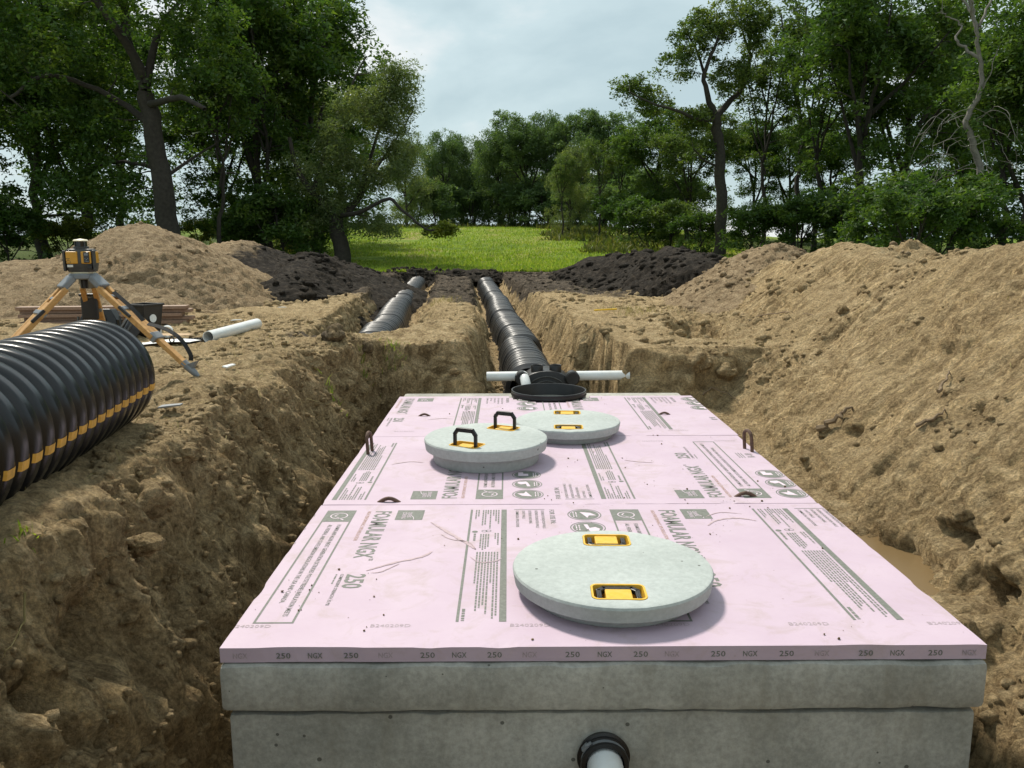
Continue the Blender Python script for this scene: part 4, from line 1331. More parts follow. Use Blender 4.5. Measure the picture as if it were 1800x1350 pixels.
# ================================================================== corrugated pipe on the left
ax0 = Vector((-2.28, 1.44, 0.640)); axd = Vector((-0.1456, 1.0, 0)).normalized()
PITCH_R, RR, NR = 0.1015, 0.272, 22
cp = empty("corrugated_pipe", (ax0 - axd * (PITCH_R * (NR - 0.5)) - Vector((0, 0, RR))))
tag(cp, "large black corrugated pipe with yellow dashes lying on the left bank", "corrugated pipe")
q = axd.to_track_quat('Z', 'Y').to_matrix()
prof = []
for i in range(NR):
    b0 = (i - NR + 0.5) * PITCH_R
    for t, d in ((0.02, -0.040), (0.10, -0.036), (0.16, -0.012), (0.24, -0.002), (0.36, 0.0), (0.50, -0.0005), (0.64, 0.0), (0.76, -0.002), (0.84, -0.012), (0.90, -0.036), (0.98, -0.040)):
        prof.append((RR + d, b0 + t * PITCH_R))
prof = [(RR - 0.055, prof[0][1])] + prof + [(RR - 0.055, prof[-1][1])]
ps = MB().lathe(prof, ax0, 96, q, closed=True)
o = ps.build("ribbed_wall", M['black_pipe'], None, smooth=True, autosmooth=60)
o.parent = cp; o.matrix_parent_inverse = Matrix.Translation(-cp.location)
side = axd.cross(Vector((0, 0, 1))).normalized()
for i in range(NR):
    b0 = (i - NR + 0.5) * PITCH_R
    m_ = MB()
    na = 6
    vs = []
    for t in (0.17, 0.24, 0.36, 0.50, 0.64, 0.76, 0.83):
        dd = -0.0105 if t in (0.17, 0.83) else (-0.002 if t in (0.24, 0.76) else 0.0)
        for k in range(na + 1):
            a = R(-12 - 3.4 + 6.8 * k / na)
            rad_ = RR + dd + 0.0012
            vs.append(ax0 + axd * (b0 + t * PITCH_R) + side * (rad_ * math.cos(a)) + Vector((0, 0, rad_ * math.sin(a))))
    fs = [(r_ * (na + 1) + k, r_ * (na + 1) + k + 1, (r_ + 1) * (na + 1) + k + 1, (r_ + 1) * (na + 1) + k) for r_ in range(6) for k in range(na)]
    o = m_.add(vs, fs).build("yellow_dash", M['stripe'], None, smooth=True)
    o.parent = cp; o.matrix_parent_inverse = Matrix.Translation(-cp.location)

# ================================================================== tripod and laser level
TC = Vector((-2.93, 2.69, 1.085))
tp = empty("tripod", (TC.x, TC.y, G))
tag(tp, "wooden surveyor's tripod with grey metal fittings standing behind the black pipe", "tripod")
inv = Matrix.Translation((-TC.x, -TC.y, -G))


def tpart(o, parent=None):
    o.parent = parent or tp
    o.matrix_parent_inverse = inv if parent is None else Matrix.Identity(4)
    return o


tpart(MB().lathe([(0, -0.035), (0.075, -0.035), (0.085, -0.028), (0.085, -0.008), (0.078, 0.0), (0, 0.0)], TC, 40).build("head_plate", M['grey_metal'], None, smooth=True))
tpart(MB().lathe([(0, -0.09), (0.022, -0.09), (0.022, -0.034), (0, -0.034)], TC, 20).build("centre_screw", M['black_plastic'], None, smooth=True))
feet = [Vector((-2.20, 2.53, 0.0)), Vector((-3.44, 2.12, 0.0)), Vector((-3.17, 3.42, 0.0))]
for i, f_ in enumerate(feet):
    f_.z = hz(f_.x, f_.y) + 0.0
    hd = Vector((f_.x - TC.x, f_.y - TC.y, 0)).normalized()
    top_ = TC + hd * 0.06 + Vector((0, 0, -0.03))
    d = (f_ - top_).normalized()
    sd_ = d.cross(Vector((0, 0, 1))).normalized()
    nrm = sd_.cross(d)
    L = (f_ - top_).length
    leg = empty("leg", (0, 0, 0)); tpart(leg)
    leg.matrix_parent_inverse = Matrix.Identity(4); leg.matrix_world = Matrix.Identity(4); leg.location = (0, 0, 0)
    leg.parent = tp; leg.matrix_parent_inverse = inv

    def lp(o): o.parent = leg; return o
    lp(MB().bar(top_ + nrm * 0.012, top_ + d * 0.095 + nrm * 0.012, 0.088, 0.040, nrm).build("hinge_cap", M['grey_metal'], None, bevel=0.008))
    up_len = 0.60 * L
    for s in (-1, 1):
        lp(MB().bar(top_ + d * 0.085 + sd_ * s * 0.034, top_ + d * up_len + sd_ * s * 0.032, 0.030, 0.034, nrm).build("rail", M['wood'], None, bevel=0.005))
    lp(MB().bar(top_ + d * 0.165 + nrm * 0.004, top_ + d * 0.185 + nrm * 0.004, 0.060, 0.024, nrm).build("name_plate", M['grey_metal'], None, bevel=0.003))
    lp(MB().bar(top_ + d * 0.21, top_ + d * (L - 0.10), 0.046, 0.030, nrm).build("inner_slat", M['wood'], None, bevel=0.004))
    lp(MB().bar(top_ + d * 0.275, top_ + d * 0.305, 0.096, 0.046, nrm).build("clamp", M['grey_metal'], None, bevel=0.005))
    lp(MB().bar(top_ + d * (up_len - 0.03), top_ + d * (up_len + 0.025), 0.086, 0.044, nrm).build("lower_clamp", M['grey_metal'], None, bevel=0.005))
    lp(MB().bar(top_ + d * 0.27 + sd_ * (0.055 if i == 0 else -0.055) + nrm * 0.012, top_ + d * 0.37 + sd_ * (0.065 if i == 0 else -0.062) + nrm * 0.020, 0.014, 0.020, nrm).build("clamp_lever", M['black_plastic'], None, bevel=0.003))
    sh = MB()
    a, b2 = top_ + d * (L - 0.13), f_ + d * 0.03
    sh.tube([a, a + d * 0.05, a + d * 0.10, b2], [0.026, 0.024, 0.020, 0.003], 10)
    sh.add([a + d * 0.03 + nrm * 0.015 + sd_ * 0.018, a + d * 0.03 + nrm * 0.015 - sd_ * 0.018, a + d * 0.065 + nrm * 0.075 - sd_ * 0.016, a + d * 0.065 + nrm * 0.075 + sd_ * 0.016,
            a + d * 0.075 + nrm * 0.012 + sd_ * 0.014, a + d * 0.075 + nrm * 0.012 - sd_ * 0.014], [(0, 1, 2, 3), (3, 2, 5, 4), (0, 3, 4), (1, 5, 2), (0, 4, 5, 1)])
    lp(sh.build("steel_foot", M['grey_metal'], None, smooth=True))
    if i == 0:
        pts = [top_ + d * 0.16 + nrm * 0.03 - sd_ * 0.0, top_ + d * 0.30 + nrm * 0.035, top_ + d * 0.42 + nrm * 0.026]
        pts2 = [top_ + d * (0.50 * L) + nrm * 0.03, top_ + d * (0.62 * L) + nrm * 0.085, top_ + d * (0.74 * L) + nrm * 0.105, top_ + d * (0.86 * L) + nrm * 0.075, top_ + d * (L - 0.10) + nrm * 0.045]
        for nm, P_ in (("strap", pts), ("strap", pts2)):
            s_ = MB()
            P3 = []
            for t in np.linspace(0, len(P_) - 1.001, 14):
                k = int(t); fr = t - k
                p0 = P_[max(0, k - 1)]; p1 = P_[k]; p2 = P_[k + 1]; p3 = P_[min(len(P_) - 1, k + 2)]
                P3.append(0.5 * (2 * p1 + (p2 - p0) * fr + (2 * p0 - 5 * p1 + 4 * p2 - p3) * fr ** 2 + (3 * p1 - p0 - 3 * p2 + p3) * fr ** 3))
            for a_, b3 in zip(P3[:-1], P3[1:]): s_.bar(a_, b3 + (b3 - a_) * 0.05, 0.026, 0.004, nrm + sd_ * 0.6)
            lp(s_.build(nm, M['strap'], None))
        lp(MB().tube([top_ + d * (0.70 * L) + nrm * (0.06 + 0.016 * math.cos(2 * math.pi * k / 12)) + sd_ * 0.0 + d * (0.016 * math.sin(2 * math.pi * k / 12)) for k in range(13)], 0.004, 6).build("buckle", M['black_plastic'], None, smooth=True))
# black tool pouch hanging between the rear rails
f_ = feet[2]; d = (f_ - TC).normalized()
pc = TC + d * 0.33
pm = MB().box(pc + Vector((0.0, -0.04, 0)), (0.105, 0.03, 0.15)); pm.box(pc + Vector((0, -0.05, 0.085)), (0.112, 0.045, 0.02))
tpart(pm.build("tool_pouch", M['black_plastic'], None, bevel=0.01))

LZ = Vector((TC.x, TC.y, TC.z + 0.001))
ll = empty("laser_level", LZ, R(12)); ll.scale = (0.80, 0.80, 1.0)
tag(ll, "yellow and dark grey rotating laser level on top of the tripod", "laser level")


def slab_prof(prof, name, mat, parent, bevel=0.006):
    """stack of rounded rectangles (z, w, d, r)"""
    vs = []; fs = []
    n = None
    for z_, w_, d_, r_ in prof:
        p_ = rrect(w_, d_, r_, 5); n = len(p_); vs += [(a, b2, z_) for a, b2 in p_]
    for i in range(len(prof) - 1):
        fs += [(i * n + k, i * n + (k + 1) % n, (i + 1) * n + (k + 1) % n, (i + 1) * n + k) for k in range(n)]
    fs += [tuple(range(n - 1, -1, -1)), tuple(range((len(prof) - 1) * n, len(prof) * n))]
    return MB().add(vs, fs).build(name, mat, parent, smooth=True)


slab_prof([(0, 0.165, 0.15, 0.05), (0.006, 0.17, 0.155, 0.05), (0.010, 0.165, 0.15, 0.05)], "base_plate", M['cream'], ll)
slab_prof([(0.010, 0.178, 0.160, 0.03), (0.022, 0.190, 0.170, 0.034), (0.080, 0.208, 0.188, 0.036), (0.125, 0.200, 0.180, 0.034), (0.146, 0.176, 0.160, 0.032), (0.150, 0.150, 0.14, 0.03)], "housing", M['dark_grey'], ll)
for (xa, xb, ya, za, zb, nm) in ((-0.088, -0.006, -0.0965, 0.060, 0.134, "yellow_panel"), (0.018, 0.088, -0.0965, 0.060, 0.134, "yellow_panel")):
    MB().box(((xa + xb) / 2, ya + 0.008, (za + zb) / 2), (xb - xa, 0.022, zb - za)).build(nm, M['laser_yellow'], ll, bevel=0.006)
MB().box((0.100, 0.0, 0.097), (0.014, 0.10, 0.07)).build("yellow_panel", M['laser_yellow'], ll, bevel=0.005)
MB().box((0.058, -0.1015, 0.098), (0.040, 0.006, 0.064)).build("keypad", M['glass'], ll, bevel=0.002)
for a, c in ((0.048, 0.09), (0.058, 0.085), (0.068, 0.09), (0.058, 0.074), (0.048, 0.076), (0.068, 0.074)):
    MB().lathe([(0, 0), (0.0035, 0), (0.003, 0.0016), (0, 0.002)], (a, -0.1045, c), 10, Matrix.Rotation(R(90), 3, 'X')).build("button", M['grey_metal'], ll, smooth=True)
MB().box((0.058, -0.1050, 0.116), (0.026, 0.002, 0.014)).build("display", M['grey_metal'], ll)
MB().box((-0.062, -0.0945, 0.047), (0.040, 0.004, 0.014)).build("white_label", M['white_label'], ll)
lab = MB()
for c, w_ in ((0.092, 0.024), (0.084, 0.014)): lab.box((-0.072, -0.1000, c), (w_, 0.0012, 0.0022))
for c in (0.078, 0.066): lab.box((-0.070, -0.1000, c), (0.026, 0.0012, 0.0016))
for a in (-0.083, -0.057): lab.box((a, -0.1000, 0.072), (0.0016, 0.0012, 0.013))
lab.build("warning_mark", M['glass'], ll)
for a in (-0.104, 0.104):
    MB().box((a, -0.07, 0.078), (0.016, 0.05, 0.125)).build("corner_guard", M['dark_grey'], ll, bevel=0.006)
MB().box((0.074, -0.094, 0.038), (0.034, 0.014, 0.022)).build("battery_latch", M['black_plastic'], ll, bevel=0.003)
MB().lathe([(0, 0.148), (0.056, 0.148), (0.056, 0.160), (0.05, 0.164), (0, 0.164)], (0, 0, 0), 36).build("turret_base", M['dark_grey'], ll, smooth=True)
MB().lathe([(0, 0.164), (0.042, 0.164), (0.042, 0.196), (0, 0.196)], (0, 0, 0), 36).build("turret_glass", M['glass'], ll, smooth=True)
for k in range(4):
    a = R(45 + 90 * k)
    MB().box((0.046 * math.cos(a), 0.046 * math.sin(a), 0.180), (0.007, 0.007, 0.034), Matrix.Rotation(a, 3, 'Z')).build("turret_post", M['dark_grey'], ll)
MB().lathe([(0, 0.195), (0.052, 0.195), (0.054, 0.199), (0.045, 0.206), (0, 0.211)], (0, 0, 0), 40).build("turret_cap", M['cream'], ll, smooth=True)

# ================================================================== materials lying on the left bank
# stack of lumber
lum_z = hz(-5.2, 6.05 * YS)
for i, (dy, dz, x0, x1, lab_) in enumerate((
        (0.0, 0.0, -5.88, -4.05, "bottom reddish board of the lumber stack behind the tripod"),
        (0.05, 0.042, -5.86, -4.00, "second reddish board up in the lumber stack behind the tripod"),
        (0.0, 0.084, -5.90, -4.10, "third reddish board up in the lumber stack behind the tripod"),
        (0.06, 0.126, -5.91, -4.02, "fourth reddish board up in the lumber stack behind the tripod"),
        (0.02, 0.168, -5.93, -4.05, "topmost reddish board of the lumber stack behind the tripod"))):
    o = MB().bar((x0, 5.95 * YS + dy, lum_z + dz + 0.03), (x1, 6.09 * YS + dy, lum_z + dz + 0.03), 0.14, 0.038).build("lumber_board", M['lumber'], None, bevel=0.003)
    tag(o, lab_, "board", "stacked lumber behind the tripod")

# tapered black box with a round opening
bx = Vector((-4.02, 5.08 * YS, 0)); bx.z = hz(bx.x, bx.y) - 0.01
db = empty("distribution_box", bx, R(-24)); tag(db, "tapered black plastic box with a round side opening behind the tripod's right leg", "distribution box")
w0, w1, hh = 0.090, 0.125, 0.325
bb = MB()
ring = lambda w, z_: [(w, w, z_), (-w, w, z_), (-w, -w, z_), (w, -w, z_)]
bb.add(ring(w0, 0) + ring(w1, hh) + ring(w1 + 0.012, hh) + ring(w1 + 0.012, hh + 0.022) + ring(w1 - 0.01, hh + 0.022) + ring(w1 - 0.012, hh - 0.04),
       [(3, 2, 1, 0)] + [(a * 4 + k, a * 4 + (k + 1) % 4, (a + 1) * 4 + (k + 1) % 4, (a + 1) * 4 + k) for a in range(5) for k in range(4)] + [(20, 21, 22, 23)])
bb.build("shell", M['black_plastic'], db, bevel=0.004)
MB().lathe([(0.046, 0), (0.058, 0), (0.058, 0.012), (0.052, 0.020), (0.046, 0.020)], (-0.01, -0.112, 0.215), 32, Matrix.Rotation(R(98), 3, 'X'), closed=True).build("opening", M['grey_metal'], db, smooth=True)
MB().lathe([(0.0, 0), (0.040, 0), (0.042, 0.010), (0.0, 0.010)], (0.112, -0.01, 0.20), 28, Matrix.Rotation(R(90), 3, 'Y')).build("side_plug", M['pvc'], db, smooth=True)
MB().box((0.0, -0.104, 0.10), (0.14, 0.012, 0.012)).build("moulded_rib", M['black_plastic'], db)

# two black moulded end caps leaning together
def end_cap(label, x_, y_, rz, tilt, s):
    z_ = hz(x_, y_)
    r_ = empty("drain_fitting", (x_, y_, z_), rz); tag(r_, label, "end cap", "black end caps behind the pipe")
    poly = [(-0.19, 0), (0.19, 0), (0.175, 0.16), (0.12, 0.27), (-0.12, 0.27), (-0.175, 0.16)]
    n_ = len(poly); b4 = MB()
    T = Matrix.Rotation(tilt, 3, 'X')
    b4.add([T @ Vector((a * s, -0.06 * s, c * s)) for a, c in poly] + [T @ Vector((a * 1.08 * s, 0.10 * s, c * 1.06 * s)) for a, c in poly],
           [tuple(range(n_ - 1, -1, -1)), tuple(range(n_, 2 * n_))] + [(i, (i + 1) % n_, n_ + (i + 1) % n_, n_ + i) for i in range(n_)])
    b4.build("shell", M['black_plastic'], r_, bevel=0.012)
    MB().lathe([(0, 0), (0.078 * s, 0), (0.082 * s, 0.008), (0.078 * s, 0.014), (0, 0.012)], T @ Vector((0, -0.061 * s, 0.165 * s)), 36, T @ Matrix.Rotation(R(90), 3, 'X')).build("round_knockout", M['dark_grey'], r_, smooth=True)
    for k in (-0.21, 0.21):
        MB().tube([T @ Vector((k * s, -0.02 * s, 0.02)), T @ Vector((k * s * 0.93, -0.02 * s, 0.20 * s))], 0.010, 8).build("rib", M['dark_grey'], r_, smooth=True)
    MB().box(T @ Vector((0, 0.11 * s, 0.02)), (0.46 * s, 0.05, 0.03)).build("flange", M['black_plastic'], r_, bevel=0.006)
    return r_


end_cap("black moulded end cap with a round knockout, left of the tapered black box", -4.42, 4.95 * YS, R(8), R(-10), 1.0)
end_cap("black ribbed end cap lying between the knockout cap and the tapered box", -4.10, 4.78 * YS, R(-60), R(-32), 0.85)
cz = hz(-4.62, 5.25 * YS)
cl = MB().tube([(-4.72, 5.26 * YS, cz + 0.06), (-4.60, 5.24 * YS, cz + 0.14), (-4.58, 5.22 * YS, cz + 0.02)], 0.016, 8).build("coupling_strap", M['pvc'], None, smooth=True)
tag(cl, "bent white plastic piece showing left of the black end caps", "plastic piece")
# white coupling
cpz = hz(-3.72, 4.98 * YS)
o = pipe_shell((-3.74, 4.93 * YS, cpz + 0.052), (-3.79, 5.05 * YS, cpz + 0.052), 0.058, 0.008, 32).build("pipe_coupling", M['pvc'], None, smooth=True)
tag(o, "short white pipe coupling lying beside the tapered black box", "pipe coupling")
# loose white pipe
A_, B_ = Vector((-3.19, 4.62 * YS, 0)), Vector((-3.03, 5.50 * YS, 0))
A_.z = hz(A_.x, A_.y) + 0.058; B_.z = hz(B_.x, B_.y) + 0.070
o = pipe_shell(A_, B_, 0.057, 0.006, 36).build("loose_pipe", M['pvc'], None, smooth=True)
tag(o, "loose length of white pipe lying on the sandy ground at left", "pipe")


def sheet_obj(name, label, cat, poly, x_, y_, rz, mat, th=0.004, bend=0.03, lift=0.02):
    z_ = hz(x_, y_) + lift
    bm = bmesh.new()
    vs = [bm.verts.new((a, b5, 0)) for a, b5 in poly]
    f = bm.faces.new(vs)
    bmesh.ops.triangulate(bm, faces=[f])
    bmesh.ops.subdivide_edges(bm, edges=bm.edges, cuts=4, use_grid_fill=True)
    for v in bm.verts: v.co.z = bend * math.sin(v.co.x * 7 + 1) * math.cos(v.co.y * 6)
    r5 = bmesh.ops.extrude_face_region(bm, geom=bm.faces[:])
    for v in r5['geom']:
        if isinstance(v, bmesh.types.BMVert): v.co.z += th
    bmesh.ops.recalc_face_normals(bm, faces=bm.faces)
    me_ = bpy.data.meshes.new(name); bm.to_mesh(me_); bm.free()
    o = link(name, me_, mat, None, (x_, y_, z_), (0, 0, rz)); tag(o, label, cat)
    return o


sheet_obj("paper_sheet", "crumpled white paper sheet on the ground behind the tripod leg", "paper", [(-0.25, -0.12), (0.2, -0.14), (0.27, 0.04), (-0.1, 0.16), (-0.28, 0.1)], -3.52, 4.55 * YS, R(10), M['paper'], 0.002, 0.02, 0.03)
sheet_obj("cardboard_piece", "brown cardboard piece with a rounded corner beside the white paper", "cardboard", [(-0.2, -0.08), (0.14, -0.1), (0.2, -0.03), (0.19, 0.08), (-0.2, 0.12)], -3.60, 4.75 * YS, R(-12), M['cardboard'], 0.004, 0.01, 0.05)
gx_, gy_ = -3.36, 4.68 * YS; gz_ = hz(gx_, gy_)
gr = empty("plastic_grate", (gx_, gy_, gz_), R(20)); tag(gr, "small black plastic grate lying by the end of the loose white pipe", "grate")
for k in range(9): MB().box((-0.10 + 0.025 * k, 0, 0.03), (0.006, 0.10, 0.05)).build("bar", M['black_plastic'], gr)
for s in (-0.05, 0.05): MB().box((0, s, 0.03), (0.22, 0.006, 0.056)).build("side_rail", M['black_plastic'], gr)
for (x_, y_, r_, lab_) in ((-3.58, 6.32, 20, "small white plastic scrap on the ground behind the loose pipe"), (-3.35, 7.35, -30, "small white scrap at the foot of the left heap"), (-2.09, 1.55, 30, "small grey plastic scrap on the sand in front of the tripod foot"), (-2.20, 2.62, 80, "small white scrap behind the tripod's right foot")):
    sheet_obj("plastic_scrap", lab_, "scrap", [(-0.06, -0.02), (0.05, -0.025), (0.07, 0.01), (-0.03, 0.03)], x_, y_ * YS, R(r_), M['pvc'] if 'white' in lab_ else M['grey_metal'], 0.008, 0.01, 0.02)
# yellow stake on the shelf
sz = hz(0.95, 6.85 * YS)
o = MB().bar((0.80, 6.80 * YS, sz + 0.05), (1.10, 6.92 * YS, hz(1.10, 6.92 * YS) + 0.055), 0.030, 0.018).build("survey_stake", M['stake'], None, bevel=0.002)
tag(o, "yellow stake lying on the soil shelf right of the right trench", "stake")
sz = hz(-3.2, 19.4 * YS)
o = MB().tube([(-3.12, 19.6 * YS, sz - 0.2), (-3.13, 19.6 * YS, sz + 0.40), (-3.2, 19.6 * YS, sz + 0.52)], [0.025, 0.02, 0.016], 8).build("marker_stub", M['black_plastic'], None, smooth=True)
tag(o, "dark stick standing at the far end of the left trench", "stick")

# wet hollow beside the nearest board
me_ = bpy.data.meshes.new("puddle")
pp = [(0.27 * math.cos(2 * math.pi * k / 24) * (1 + 0.02 * math.sin(3 * k)), 0.46 * math.sin(2 * math.pi * k / 24)) for k in range(24)]
me_.from_pydata([(a, b5, 0) for a, b5 in pp], [], [tuple(range(24))])
mw, nt, bs_ = nodes("muddy_water")
bs_.inputs['Base Color'].default_value = (0.17, 0.115, 0.055, 1); bs_.inputs['Roughness'].default_value = 0.25; bs_.inputs['Specular IOR Level'].default_value = 0.5
pud = link("puddle", me_, mw, None, (1.46, 1.08 * YS, -0.245))
tag(pud, "small brown puddle in the wet sand beside the nearest foam board", None, None, "structure")
#@PLANTS
# ================================================================== soil clods, roots, tufts
ICO = {}
for sub in (1, 2):
    bm = bmesh.new(); bmesh.ops.create_icosphere(bm, subdivisions=sub, radius=1.0)
    bm.verts.ensure_lookup_table()
    ICO[sub] = (np.array([v.co[:] for v in bm.verts], np.float32), np.array([[v.index for v in f.verts] for f in bm.faces], np.int32)); bm.free()


def clod_cloud(P, S, sub, seed):
    """one mesh of many rough clods: positions P (n,3), sizes S (n,)"""
    r_ = np.random.default_rng(seed)
    bv, bf = ICO[sub]; n = len(P); m = len(bv)
    V_ = np.repeat(bv[None], n, 0)
    off = r_.uniform(0, 500, (n, 1, 3)).astype(np.float32)
    q = V_ * 1.3 + off
    w = 1 + 0.42 * vnoise(q[..., 0], q[..., 1], q[..., 2], seed) + 0.22 * vnoise(q[..., 0] * 2.6, q[..., 1] * 2.6, q[..., 2] * 2.6, seed + 1)
    V_ = V_ * w[..., None] * r_.uniform(0.6, 1.25, (n, 1, 3))
    a = r_.uniform(0, 6.28, n); c, s = np.cos(a)[:, None], np.sin(a)[:, None]
    x_ = V_[..., 0] * c - V_[..., 1] * s; y_ = V_[..., 0] * s + V_[..., 1] * c
    V_ = np.stack([x_, y_, V_[..., 2] * 0.72], -1) * S[:, None, None] + P[:, None, :]
    F_ = bf[None] + (np.arange(n) * m)[:, None, None]
    return V_.reshape(-1, 3), F_.reshape(-1, 3)


def sample_ground(n, x0, x1, y0, y1, seed):
    r_ = np.random.default_rng(seed)
    i0, i1 = np.searchsorted(xs, [x0, x1]); j0, j1 = np.searchsorted(ys, [y0, y1])
    px_ = r_.uniform(x0, x1, n); py_ = r_.uniform(y0, y1, n)
    i = np.clip(np.searchsorted(xs, px_), i0, i1 - 1); j = np.clip(np.searchsorted(ys, py_), j0, j1 - 1)
    return GV[j, i].copy()


def clods(name, label, n, box, smin_, smax_, seed, sub, mat, topsoil_v=None, thresh=0.0, power=2.6):
    P = sample_ground(n, *box, seed)
    r_ = np.random.default_rng(seed + 1)
    dens = vnoise(P[:, 0] * 1.5, P[:, 1] * 1.5, P[:, 2] * 1.5, seed) * 0.6 + vnoise(P[:, 0] * 4, P[:, 1] * 4, P[:, 2] * 4, seed + 3) * 0.4
    ok = (dens > thresh) & (P[:, 2] > -0.75)
    ok &= ~((np.abs(P[:, 0]) < 1.25) & (P[:, 1] > -0.05) & (P[:, 1] < 4.8))
    P = P[ok]
    S = smin_ + (smax_ - smin_) * r_.uniform(0, 1, len(P)) ** power
    V_, F_ = clod_cloud(P, S, sub, seed + 2)
    k = len(V_) // len(P)
    t = np.interp(P[:, 1], [8.8, 15], [0, 0.95]) * (P[:, 2] > 0.15) if topsoil_v is None else np.full(len(P), topsoil_v)
    me_ = mesh_arrays(name, V_, F_, False, dict(topsoil=np.repeat(t, k), damp_shade=np.repeat(np.where((P[:, 0] < -1) & (P[:, 2] < 0.25), 0.35, 0.0), k)))  # crumbs low on the left wall get the same painted shade
    o = link(name, me_, mat); tag(o, label, None, None, "stuff")
    return o


clods("loose_soil", "loose crumbs and clods strewn on the left bank", 7000, (-4.2, -1.9, -0.94, 7.60), 0.006, 0.045, 500, 1, M['soil'], None, 0.02, 3.2)
clods("loose_soil", "crumbs and clods stuck in the left pit wall", 6500, (-2.0, -1.27, -0.94, 4.9), 0.004, 0.032, 505, 1, M['soil'], 0.0, -0.12, 4.0)
clods("loose_soil", "loose crumbs and clods strewn down the right sand bank", 11000, (1.3, 4.2, -0.94, 9.95), 0.004, 0.040, 520, 1, M['soil'], 0.0, 0.16, 3.6)
clods("loose_soil", "loose clods between and along the trenches", 7000, (-4.8, 3.2, 4.91, 22.81), 0.012, 0.075, 540, 1, M['soil'], None, 0.0, 2.6)
clods("loose_soil", "fine crumbs on the far left ground by the heaps", 3500, (-8.5, -3.5, 5.26, 14.04), 0.012, 0.06, 560, 1, M['soil'], 0.0, 0.0, 2.6)


def heap_clods(k_list, n, s0, s1, seed, label):
    r_ = np.random.default_rng(seed); Pl = []; Tl = []
    for k in k_list:
        hv, ht = HEAPS[k]; i = r_.integers(0, len(hv), n); Pl.append(hv[i]); Tl.append(ht[i])
    P = np.concatenate(Pl); T_ = np.concatenate(Tl)
    dn = vnoise(P[:, 0] * 1.6, P[:, 1] * 1.6, P[:, 2] * 1.6, seed); P = P[dn > -0.1]; T_ = T_[dn > -0.1]
    S = s0 + (s1 - s0) * r_.uniform(0, 1, len(P)) ** 3
    V_, F_ = clod_cloud(P, S, 1, seed + 1); q = len(V_) // len(P)
    o = link("loose_soil", mesh_arrays("loose_soil", V_, F_, False, dict(topsoil=np.repeat(T_, q), damp_shade=np.zeros(len(V_)))), M['spoil']); tag(o, label, None, None, "stuff")


heap_clods((2, 3, 4), 1300, 0.02, 0.13, 570, "clods and crumbs lying on the black topsoil ridges")
heap_clods((0, 1, 5, 6), 900, 0.012, 0.07, 580, "clods and crumbs lying on the sandy heaps")
r_ = np.random.default_rng(590)
n = 900
cxy = np.stack([r_.uniform(-1.2, 1.2, n), r_.uniform(0.01, 4.2, n)], 1)
dens = vnoise(cxy[:, 0] * 2.2, cxy[:, 1] * 2.2, 0.0, 591) + 0.5 * vnoise(cxy[:, 0] * 7, cxy[:, 1] * 7, 0.0, 592)
ok = dens > 0.22
for lx, ly, lr in ((0.078, 0.432, 0.37), (-0.434, 2.28, 0.37), (0.096, 2.92, 0.36), (0.04, 4.35, 0.34)): ok &= np.hypot(cxy[:, 0] - lx, cxy[:, 1] - ly) > lr
cxy = cxy[ok]
S_ = 0.0012 + 0.006 * r_.uniform(0, 1, len(cxy)) ** 4
V_, F_ = clod_cloud(np.stack([cxy[:, 0], cxy[:, 1], 0.0015 + S_ * 0.4], 1), S_, 1, 593)
o = link("soil_crumbs", mesh_arrays("soil_crumbs", V_, F_, False, dict(topsoil=np.full(len(V_), 0.0), damp_shade=np.full(len(V_), 0.8))), M['soil'])
tag(o, "crumbs of soil sprinkled over the pink foam boards", None, None, "stuff")


def ray_ground(px_, py_):
    """point where the sight line through a photo pixel meets the ground (used once to place a thing in the place)"""
    m_ = camo.matrix_world
    d_ = m_.to_3x3() @ Vector(((px_ - 900) / FPX, (675 - py_) / FPX, -1.0))
    p_ = m_.translation.copy(); t = 0.6
    while t < 40:
        q = p_ + d_ * t
        if q.z < hz(q.x, q.y): return q
        t += 0.02
    return p_ + d_ * 10


def big_clod(label, at_, s, seed, top=0.0, flat=0.75, mat=None):
    bm = bmesh.new(); bmesh.ops.create_icosphere(bm, subdivisions=4, radius=1.0)
    co = np.array([v.co[:] for v in bm.verts], np.float32)
    o3 = np.float32(seed * 7.7)
    w = 1 + 0.38 * vnoise(co[:, 0] * 1.2 + o3, co[:, 1] * 1.2, co[:, 2] * 1.2, seed) + 0.20 * fbm(co[:, 0] + o3, co[:, 1], co[:, 2], 3.0, 4, seed + 1, 0.6, True)
    co = co * w[:, None] * np.array([1.15, 0.9, flat]) * s
    F_ = np.array([[v.index for v in f.verts] for f in bm.faces]); bm.free()
    me_ = mesh_arrays("soil_clod", co, F_, True, dict(topsoil=np.full(len(co), top), damp_shade=np.full(len(co), 0.15)))
    o = link("soil_clod", me_, mat or M['soil'], None, (at_[0], at_[1], at_[2] + s * 0.15), (0, 0, seed))
    tag(o, label, "soil clod", "big soil clods")
    return o


